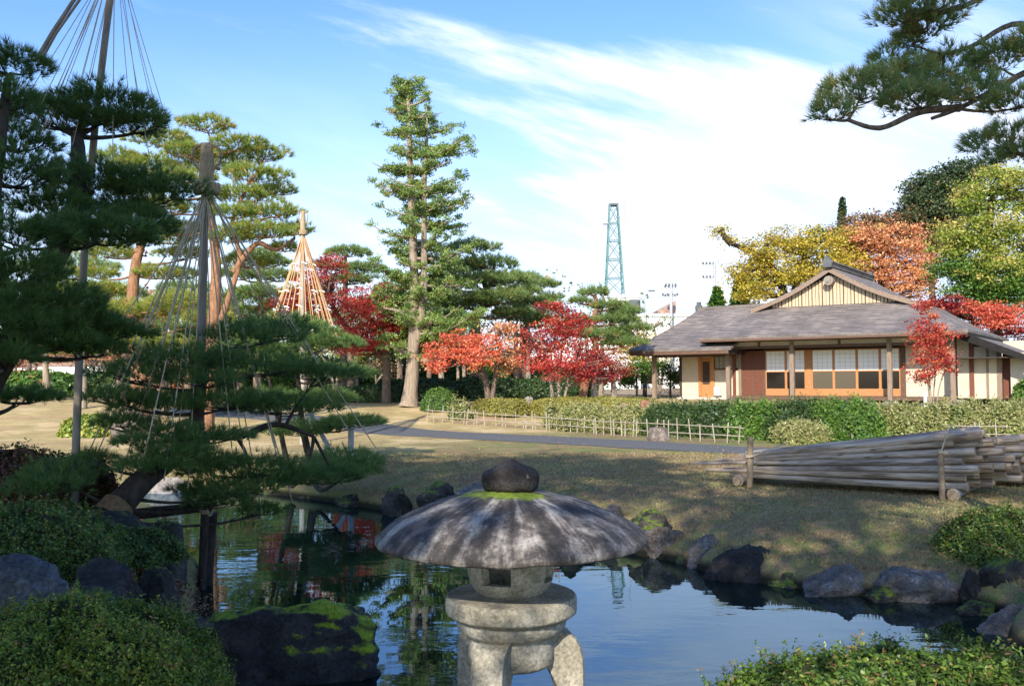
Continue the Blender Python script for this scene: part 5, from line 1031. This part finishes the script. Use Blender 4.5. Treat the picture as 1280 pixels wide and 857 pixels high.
broad('thin tree with rusty and green leaves above the porch roof', onG(822, 490, 52), [[onG(822, 490, 52), P(822, 440, 52), P(818, 410, 52)], [onG(824, 490, 52), P(832, 450, 52), P(840, 420, 52)], [onG(824, 490, 52), P(812, 450, 52), P(800, 420, 52)]], [BX(800, 408, 52, 26, 12, .5), BX(825, 400, 52, 22, 10, .5, 1), BX(838, 412, 52, 18, 14, .4), BX(810, 422, 52, 26, 8, .3, 1)], M['pink'], M['bark_pale'], .10, .16, 50, 12, .3, group=bt, name='leafy_tree', mats2=[M['green']])
broad('low bare shrub with pinkish twigs between the post and the porch', onG(835, 494, 49), [[onG(835, 494, 49), P(838, 486, 49), P(842, 476, 49)]], [BX(828, 484, 49, 18, 9, .6), BX(850, 486, 49, 14, 8, .4)], M['brown'], M['bark_pale'], .04, .10, 40, 10, .2, group=bt, name='bare_shrub', cat='shrub')
broad('small rusty orange sapling left of the red maple trunk', onG(470, 488, 46), [[onG(470, 488, 46), P(470, 475, 46), P(468, 462, 46)], [P(470, 478, 46), P(478, 468, 46), P(486, 460, 46)]], [BX(470, 457, 46, 24, 12, .8), BX(488, 466, 46, 14, 9, .4), BX(455, 452, 46, 16, 9, .4)], M['brown'], M['bark_pale'], .07, .14, 40, 12, .3, group=bt, varc=.7)
broad('yellowish tree behind the small pine, left of the rusty sapling', onG(420, 486, 50), [[onG(420, 486, 50), P(424, 460, 50), P(432, 440, 50)], [onG(420, 486, 50), P(412, 462, 50), P(402, 445, 50)]], [BX(415, 438, 50, 30, 14, .8), BX(440, 446, 50, 22, 12, .6)], M['ygreen'], M['bark_pale'], .12, .17, 50, 14, .34, group=bt, name='leafy_tree')
# red sapling in front of the house
broad('thin red-leaved sapling with pale stems in front of the veranda', onG(1163, 514, 28.5), [[onG(1163, 514, 28.5), P(1163, 490, 28.5), P(1158, 455, 28.5), P(1152, 420, 28.5)], [onG(1164, 514, 28.5), P(1168, 480, 28.5), P(1172, 440, 28.5), P(1170, 400, 28.5)], [onG(1166, 514, 28.5), P(1174, 485, 28.5), P(1182, 460, 28.5), P(1188, 430, 28.5)], [onG(1161, 514, 28.5), P(1160, 480, 28.5), P(1150, 455, 28.5)]],
      [BX(1160, 385, 28.5, 16, 12, .5), BX(1158, 410, 28.4, 22, 16, .8), BX(1165, 435, 28.3, 26, 20, 1.1), BX(1160, 460, 28.2, 24, 14, .7), BX(1182, 455, 28.4, 14, 16, .4), BX(1152, 474, 28.3, 12, 6, .2), BX(1180, 420, 28.4, 14, 12, .3)], M['red'], M['bark_pale'], .035, .12, 85, 14, .17, .55, name='maple_sapling', varc=.68)
m = MB(); q = onG(1157, 516, 28.0); m.tube([q, P(1156.5, 489, 28.0)], .055, 8); tag(m.build('stake', M['white_b']), 'white stake beside the red sapling stems', 'stake')
# behind the house
bh = 'autumn trees behind the house'
broad('big yellow tree behind the left of the gable', onG(985, 470, 56), [[onG(985, 470, 56), P(985, 400, 56), P(975, 350, 56), P(950, 320, 56), P(915, 305, 56)], [P(985, 390, 56), P(1000, 340, 56), P(1010, 300, 56)], [P(915, 305, 56), P(905, 295, 56), P(902, 285, 56)]],
      [BX(950, 318, 56, 30, 22, 1), BX(985, 305, 56, 32, 20, 1.1), BX(1020, 312, 56, 34, 28, 1.2), BX(965, 345, 56, 42, 24, 1.5), BX(1005, 340, 56, 40, 26, 1.3), BX(938, 362, 56, 30, 18, .9), BX(902, 288, 56, 8, 9, .12, 1), BX(912, 300, 56, 8, 6, .1, 1), BX(1040, 335, 56, 28, 24, .8), BX(925, 340, 56, 14, 12, .3)], M['yellow'], M['bark_dark'], .30, .24, 62, 40, .42, .7, group=bh, name='leafy_tree', varc=.45)
broad('orange tree behind the right of the gable', onG(1105, 470, 60), [[onG(1105, 470, 60), P(1105, 400, 60), P(1100, 340, 60), P(1105, 300, 60)]],
      [BX(1075, 300, 60, 32, 20, 1), BX(1110, 298, 60, 36, 24, 1.2), BX(1140, 325, 60, 26, 26, 1), BX(1095, 330, 60, 40, 24, 1.3), BX(1120, 355, 60, 40, 20, 1.1), BX(1065, 330, 60, 24, 20, .7, 1), BX(1055, 300, 60, 20, 14, .5, 1), BX(1150, 355, 60, 16, 16, .4)], M['peach'], M['bark_dark'], .30, .26, 62, 40, .42, .7, group=bh, varc=.5, mats2=[M['yellow']])
broad('large yellow-green tree rising above the right end of the house', onG(1245, 470, 50), [[onG(1245, 470, 50), P(1245, 400, 50), P(1235, 320, 50), P(1240, 240, 50)], [P(1245, 380, 50), P(1205, 330, 50), P(1190, 300, 50)], [P(1245, 380, 50), P(1280, 330, 50), P(1300, 280, 50)]],
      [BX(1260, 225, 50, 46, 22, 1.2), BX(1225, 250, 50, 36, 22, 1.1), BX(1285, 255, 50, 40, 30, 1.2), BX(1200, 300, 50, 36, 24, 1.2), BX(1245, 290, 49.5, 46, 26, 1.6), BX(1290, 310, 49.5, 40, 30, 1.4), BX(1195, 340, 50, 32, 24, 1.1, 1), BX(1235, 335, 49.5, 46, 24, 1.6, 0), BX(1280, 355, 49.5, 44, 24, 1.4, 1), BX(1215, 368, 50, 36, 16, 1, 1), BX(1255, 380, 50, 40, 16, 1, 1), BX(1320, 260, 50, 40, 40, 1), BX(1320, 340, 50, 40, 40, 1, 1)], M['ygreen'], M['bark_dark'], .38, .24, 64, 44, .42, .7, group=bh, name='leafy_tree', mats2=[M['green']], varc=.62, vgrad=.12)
broad('low spreading red maple behind the right eave', onG(1225, 480, 46), [[onG(1225, 480, 46), P(1225, 430, 46), P(1215, 400, 46)], [P(1225, 440, 46), P(1250, 410, 46), P(1265, 398, 46)]],
      [BX(1185, 382, 46, 28, 12, .9, 1), BX(1215, 388, 46, 36, 14, 1.2), BX(1250, 392, 46, 38, 14, 1.2), BX(1240, 405, 46, 40, 10, 1), BX(1272, 415, 46, 30, 12, .8, 1), BX(1170, 378, 46, 16, 8, .4, 1)], M['orange'], M['bark_dark'], .16, .18, 80, 22, .30, .35, group=bh, mats2=[M['red']], varc=.2)
broad('brownish tree on the skyline behind the orange tree', onG(1105, 470, 75), [[onG(1105, 470, 75), P(1105, 350, 75), P(1100, 285, 75)]], [BX(1085, 278, 75, 30, 12, .9), BX(1120, 280, 75, 34, 14, 1), BX(1145, 290, 75, 24, 16, .8), BX(1040, 292, 75, 26, 9, .6, 1), BX(1070, 300, 75, 36, 14, 1)], M['brown'], M['bark_dark'], .3, .36, 120, 16, .55, .5, group=bh, name='leafy_tree', mats2=[M['dgreen']])
broad('dark evergreen on the skyline left of the yellow-green tree', onG(1165, 470, 72), [[onG(1165, 470, 72), P(1165, 340, 72), P(1165, 220, 72)]], [BX(1160, 235, 72, 30, 20, 1), BX(1185, 225, 72, 30, 22, 1), BX(1165, 265, 72, 40, 20, 1.3), BX(1150, 250, 72, 26, 12, .7), BX(1195, 260, 72, 36, 30, 1.2), BX(1170, 300, 72, 36, 30, 1.2, 1), BX(1140, 272, 72, 20, 10, .5, 1), BX(1215, 215, 72, 26, 18, .7)], M['dark_conifer'], M['bark_dark'], .3, .34, 190, 22, .50, .6, group=bh, name='evergreen_tree', mats2=[M['brown']])
def spire(label, px, ytop, ybase, D, wpx, mat, group=None, name='conifer_tree'):
    b = onG(px, ybase, D); root = empty(name, tuple(b), 0, label, 'tree', group); top = P(px, ytop, D); m = MB(); m.tube([b-b, top-b], [.25, .03], 7); m.build('trunk', M['bark_dark'], root); c = MB(); H_ = top[2]-b[2]; k = 220
    t = rng.random(k)**.8; a = rng.uniform(0, 6.28, k); r = wpx*D/1150*(1-t)**.8*rng.uniform(.5, 1.05, k); q = np.stack([r*np.cos(a), r*np.sin(a), H_*(.45+.55*t)], -1); leaves(c, q, .45, 14, .06+.32*(1-t), .6, np.clip(.4+.2*rng.standard_normal(k), 0, 1)); c.build('crown', M[mat], root)
spire('small pointed conifer on the skyline above the gable', 1057, 248, 470, 80, 14, 'dark_conifer', bh)
spire('small round green tree on the skyline left of the yellow tree', 898, 360, 470, 60, 18, 'green', bh, 'leafy_tree')
spire('narrow dark green tree beside the yellow tree', 926, 345, 470, 60, 14, 'green', bh, 'leafy_tree')
for k, (px, y0, D, lab) in enumerate([(150, 400, 48, 'dense mid-green pine behind the orange-trunked pine'), (235, 395, 48, 'dense mid-green pine behind the wrapped pole'), (300, 405, 50, 'dense mid-green pine behind the ropes of the leaning pine'), (385, 400, 52, 'dense mid-green pine behind the dark red maple'), (500, 395, 52, 'dense mid-green pine behind the tall conifer trunk')]):
    pine(lab, [[onG(px, 490, D), P(px, 440, D), P(px+3, y0-30, D)]], [PX(px, y0-30, D, 34, 12), PX(px-30, y0-8, D, 34, 13), PX(px+30, y0, D, 36, 13), PX(px-6, y0+18, D-1, 46, 14), PX(px+24, y0+36, D, 40, 13), PX(px-30, y0+42, D, 36, 13)], M['pine_mid'], M['bark'], .2, .08, .9, 8, .30, .03, group=mid, tw=2)
# far belt of evergreens and bare trunks
bl = 'dark evergreen trees beyond the lawn'
for k, (px, top_, D, rx) in enumerate([(350, 440, 56, 40), (405, 452, 58, 36), (505, 432, 58, 40), (455, 440, 60, 34), (552, 452, 57, 34), (590, 442, 59, 34), (635, 455, 57, 30), (672, 462, 56, 30), (300, 448, 57, 40), (715, 470, 54, 28), (245, 450, 58, 40), (185, 455, 58, 40)]):
    lab = 'dark evergreen %s' % ['behind the rope cone foot', 'left of the yellowish tree', 'behind the tall conifer trunk', 'behind the red maple trunk', 'under the orange maple, left', 'under the orange maple, middle', 'right of the orange maple trunk', 'left of the bright red maple stems', 'behind the small pine, left', 'behind the bright red maple stems', 'behind the leaning pine, left', 'behind the orange-trunked pine'][k]
    broad(lab, onG(px, 490, D), [[onG(px, 490, D), P(px, 475, D), P(px, 455, D)]], [BX(px, (top_+482)/2, D, rx*1.1, (490-top_)/2+8, 2.2), BX(px+10, 478, D-.6, rx, 12, .9)], M['dgreen'] if k % 3 else M['green'], M['bark'], .14, .26, 200, 18, .40, .7, group=bl, name='evergreen_tree', nb=4)
tg = 'bare pale trunks of tall trees across the lawn'
src = None
for k, (px, y0, D, w_) in enumerate([(438, 492, 44, 9), (447, 486, 56, 5), (518, 484, 50, 10), (536, 487, 50, 7), (552, 488, 47, 8), (581, 486, 50, 5), (589, 488, 45, 9), (573, 486, 52, 4), (646, 488, 48, 8), (650, 488, 49, 6), (660, 490, 44, 7), (500, 482, 52, 6), (206, 520, 33, 9), (60, 490, 48, 9), (104, 508, 37, 9), (37, 486, 56, 7), (735, 489, 46, 6), (751, 490, 48, 6)]):
    b = onG(px, y0, D); r = w_*D/1150/2; root = empty('slender_tree', tuple(b), 0, 'slender pale trunk ' + ['right of the small pine', 'far left of the rusty sapling', 'just right of the red maple trunk', 'right of the tall conifer foot', 'nearest right of the tall conifer', 'thin, under the orange maple', 'thickest under the orange maple', 'thinnest under the orange maple', 'left of a close pair by the red maple', 'right of a close pair by the red maple', 'left of the bright red maple stems', 'far behind the tall conifer foot', 'seen through the ropes of the wrapped pole', 'at the left under dull red leaves', 'just right of the dark pole', 'at the far left edge', 'behind the left crimson maple', 'between the crimson maples'][k], 'tree', tg)
    m = MB(); t = P(px+rng.uniform(-4, 4), 405, D); m.tube(smooth_pts([b, (b+t)/2+rng.normal(0, .05, 3), t], 10)-b, np.linspace(r*1.15, r*.5, 10), 8, wob=.1)
    m.build('trunk', M['bark_pale'] if k % 3 else M['bark'], root); c = MB(); n_ = 26; q = t-b+rng.normal(0, 1, (n_, 3))*np.array([1.3, 1.3, .8]); leaves(c, q, .2, 16, .30, .5, np.clip(.4+.2*rng.standard_normal(n_), 0, 1)); c.build('crown', M['pine_mid'] if px > 250 else M['pink'], root)
dl = 'dull red trees at the far left'
for k, (px, py, D, rx, rz) in enumerate([(45, 445, 54, 34, 14), (95, 448, 56, 34, 12), (20, 455, 58, 24, 12), (210, 470, 44, 26, 16), (132, 446, 56, 20, 10)]):
    broad('dull red tree ' + ['at the far left, under the big pine', 'left of the dark pole', 'at the left edge of the photo', 'seen through the ropes of the leaning pine', 'right of the dark pole'][k], onG(px, 490, D), [[onG(px, 490, D), P(px, 470, D), P(px, py, D)]], [BX(px, py, D, rx, rz, .9)], M['pink'], M['bark_pale'], .14, .2, 60, 14, .34, .45, group=dl, nb=6)
for k, (px, D, pw) in enumerate([(40, 54, 60), (150, 56, 60)]):
    hedge('long green hedge %s' % ('at the far left' if k == 0 else 'beyond the pale boulder'), px, D, pw, 1.5, 1.2, 'dgreen' if k else 'green', 0, 3, 6000, .2)

# ------------------------------------------------------------------ town beyond
def bld(label, px0, px1, ytop, D, mats, depth=8, extra=None, hue=None):
    a, b = P(px0, ytop, D), P(px1, ytop, D); w_ = b[0]-a[0]; root = empty('building', (a[0], D, 0), 0, label, 'building'); H_ = a[2]
    m = MB(); m.box(0, w_, 0, depth, 0, H_); m.build('wall', M[mats[0]], root)
    m = MB(); m.box(-.15, w_+.15, -.15, depth+.15, H_+.003, H_+.30); m.build('roof', M[mats[1]], root)
    n = max(2, int(w_/2.2))
    for fl_ in range(max(1, int(H_/3))):
        for i in range(n):
            u = (i+.5)*w_/n; m = MB(); z = 1.1+fl_*3
            if z+1.3 > H_: continue
            m.box(u-.6, u+.6, -.05, .05, z, z+1.2); m.build('window', M['glass'], root)
    return root, w_, H_
r1, w1, h1 = bld('white block below the lattice tower', 757, 800, 372, 92, ('white_b', 'white_b'))
r2, w2, h2 = bld('low white building with a brown roof edge right of the tower', 786, 866, 396, 86, ('white_b', 'white_b'))
m = MB(); m.add([(2.2, 1, h2+.3), (4.6, 1, h2+.3), (4.6, 1, h2+1.6), (2.2, 5, h2+.3), (4.6, 5, h2+.3), (4.6, 5, h2+1.6)], [[0, 1, 2], [3, 5, 4]]); m.add([(2.2, 1, h2+.3), (4.6, 1, h2+1.6), (4.6, 5, h2+1.6), (2.2, 5, h2+.3)], [[0, 1, 2, 3]]); m.add([(4.6, 1, h2+.3), (4.6, 5, h2+.3), (4.6, 5, h2+1.6), (4.6, 1, h2+1.6)], [[0, 1, 2, 3]]); m.build('roof_gable', M['redroof'], r2)
bld('long white building behind the pines in the middle', 560, 720, 446, 82, ('white_b', 'white_b'))
bld('white building behind the yellow tree, grey railing on top', 700, 800, 425, 78, ('white_b', 'grey_b'))
bld('white low house with brown roof far left', -40, 140, 458, 84, ('white_b', 'redroof'))
bld('white low house behind the left trees', 150, 330, 455, 86, ('white_b', 'grey_b'))
bld('white building behind the red maple on the left', 380, 520, 452, 88, ('white_b', 'grey_b'))
def watertank():
    c = P(793, 384, 88.5); D = 88.5; root = empty('water_tank', (c[0], D, c[2]-1), 0, 'dark cylindrical water tank on the white roof', 'water tank'); m = MB(); m.lathe([(0, 1.75), (.55, 1.72), (.58, 1.6), (.58, .35), (0, .3)], 20); m.build('tank', M['dkgrey'], root)
    for a in range(4): m = MB(); x, y = .4*math.cos(a*1.57+.78), .4*math.sin(a*1.57+.78); m.tube([(x, y, .35), (x, y, -.6)], .05, 5); m.build('leg', M['dkgrey'], root)
watertank()
def tower():
    D = 92; s = D/1150; base = P(768, 368, D); top = P(767, 257, D); root = empty('lattice_tower', tuple(base), 0, 'green steel lattice mast on the white building', 'tower'); H_ = top[2]-base[2]
    def hw(t): return np.interp(t, [0, 1], [11.0, 5.0])*s
    for sx, sy in ((-1, -1), (1, -1), (1, 1), (-1, 1)):
        m = MB(); m.tube([(sx*hw(0), sy*hw(0), 0), (sx*hw(1), sy*hw(1), H_)], .075, 5); m.build('leg', M['steel'], root)
    lv = [0, .18, .39, .60, .80, 1.0]
    for i, t in enumerate(lv):
        if i:
            m = MB(); c4 = [(sx*hw(t), sy*hw(t), t*H_) for sx, sy in ((-1, -1), (1, -1), (1, 1), (-1, 1))]
            for k in range(4): m.tube([c4[k], c4[(k+1) % 4]], .055, 4)
            m.build('ring', M['steel'], root)
        if i < len(lv)-1:
            t1 = lv[i+1]; m = MB(); A_ = [(sx*hw(t), sy*hw(t), t*H_) for sx, sy in ((-1, -1), (1, -1), (1, 1), (-1, 1))]; B_ = [(sx*hw(t1), sy*hw(t1), t1*H_) for sx, sy in ((-1, -1), (1, -1), (1, 1), (-1, 1))]
            for k in range(4): m.tube([A_[k], B_[(k+1) % 4]], .035, 4); m.tube([A_[(k+1) % 4], B_[k]], .035, 4)
            m.build('bracing', M['steel'], root)
    m = MB(); m.box(-hw(1)*1.15, hw(1)*1.15, -hw(1)*1.15, hw(1)*1.15, H_, H_+.15); m.build('top_platform', M['dkgrey'], root)
    m = MB(); m.tube([(15*s, 0, H_*.80), (15*s, 0, H_*1.06)], .05, 5); m.tube([(5*s, 0, H_*.87), (15*s, 0, H_*.88)], .03, 4); m.build('antenna', M['lampgrey'], root)
    m = MB(); m.tube([(0, 0, H_), (0, 0, H_*1.13)], .035, 5); m.build('antenna', M['lampgrey'], root)
    m = MB(); m.tube([(-14*s, 0, H_*.2), (-14*s, 0, H_*.42)], .05, 5); m.tube([(-9*s, 0, H_*.28), (-14*s, 0, H_*.28)], .03, 4); m.build('antenna', M['lampgrey'], root)
    m = MB(); m.box(-13*s, -5*s, -.3, .3, H_*.79, H_*.80); m.build('antenna_arm', M['lampgrey'], root)
tower()
def upole(label, px, ytop, D, arms):
    b = onG(px, 480, D); t = P(px, ytop, D); root = empty('utility_pole', tuple(b), 0, label, 'utility pole', 'utility poles over the town'); s = D/1150; H_ = t[2]-b[2]
    m = MB(); m.tube([(0, 0, 0), (t[0]-b[0], 0, H_)], [.18, .12], 8); m.build('pole', M['lampgrey'], root)
    for (dy, x0, x1) in arms:
        m = MB(); z = H_-dy*s; m.tube([(x0*s, 0, z), (x1*s, 0, z)], .06, 5); m.build('cross_arm', M['lampgrey'], root)
        for x in np.linspace(x0, x1, 4): q = MB(); q.lathe([(0, .22), (.09, .16), (.09, 0), (0, -.05)], 8, (x*s, 0, z)); q.build('insulator', M['dkgrey'], root)
upole('utility pole with two ranks of insulators left of the house roof', 839, 355, 84, [(2, -5, 7), (4, -6, 7), (14, -9, 9), (15, -6, 6)])
upole('taller utility pole with arms to the left, above the house roof', 893, 327, 84, [(3, -12, 1), (20, -12, 1)])
b = onG(805, 480, 84); root = empty('street_lamp', tuple(b), 0, 'grey street lamp between the tower and the utility pole', 'street lamp'); t = P(805, 364, 84)-b; m = MB(); m.tube([(0, 0, 0), (t[0], 0, t[2]-.3), (t[0]+.15, 0, t[2]), (t[0]+.5, 0, t[2]+.05)], [.09, .06, .05, .05], 6); m.build('pole', M['lampgrey'], root)
m = MB(); m.box(t[0]+.4, t[0]+1.0, -.12, .12, t[2]-.02, t[2]+.1); m.build('lamp_head', M['dkgrey'], root)
for (a, b_) in (((839, 358, 84), (893, 330, 84)), ((839, 368, 84), (767, 372, 92)), ((893, 330, 84), (990, 310, 84))):
    m = MB(); A_, B_ = P(*a), P(*b_); m.tube(bez(A_, (A_+B_)/2-np.array([0, 0, .5]), B_, 8), .02, 4, cap=False); tag(m.build('power_line', M['lampgrey']), 'thin power line ' + {839: 'from the insulator pole', 893: 'from the taller pole'}[a[0]]+(' to the taller pole' if b_[0] == 893 else ' towards the tower' if b_[0] == 767 else ' behind the yellow tree'), 'cable')
# distant wooded horizon
def horizon():
    n = 5200; a = rng.uniform(-1.3, 1.3, n); R_ = rng.uniform(150, 175, n); q = np.stack([R_*np.sin(a), R_*np.cos(a), np.abs(rng.normal(0, 1, n))*2.2+1.5+2*np.sin(a*9)], -1); q[:, 2] = np.clip(q[:, 2], .3, 9)
    m = MB(); leaves(m, q, 1.6, 6, .9, .7, np.clip(.4+.25*rng.standard_normal(n), 0, 1)); tag(m.build('distant_trees', M['dgreen']), 'band of far-off trees closing the horizon', None, None, 'stuff')
horizon()

# ------------------------------------------------------------------ tall trees behind the viewer, whose shade falls on the pond
def shade_tree(x, y, H_, R_, k, lab, kk):
    b = np.array([x, y, 0.]); t = b+np.array([.2, 0, H_*.75]); blobs = []
    for i in range(k):
        a = rng.uniform(0, 6.28); r = R_*rng.uniform(.2, .75); blobs.append((b+np.array([r*math.cos(a), r*math.sin(a), H_*rng.uniform(.38, .98)]), R_*.42, R_*.42, R_*.32, 1.0))
    broad(lab, b, [[b, b+np.array([.1, 0, H_*.35]), t]], blobs, M['green'], M['bark'], .13, .34, kk, 18, .42, .5, group='garden trees behind the viewpoint', name='leafy_tree', nb=3)
SHADE = [(-9.5, -6, 14, 3.6, 16, 'leftmost', 60), (-4.8, -4.5, 15, 3.4, 16, 'second from the left', 60), (-.5, -6.5, 15, 3.2, 11, 'middle', 30), (4.5, -5.0, 14.5, 4.2, 11, 'second from the right', 22), (10.0, -6.0, 15, 4.4, 12, 'rightmost', 22), (-4.6, -2.2, 8, 3.0, 18, 'lowest, on the left', 90), (.6, -3.2, 7.5, 2.6, 9, 'lowest, in the middle', 20)]
for q in SHADE: shade_tree(q[0], q[1], q[2], q[3], q[4], 'tall leafy tree behind the viewpoint, %s' % q[5], q[6])
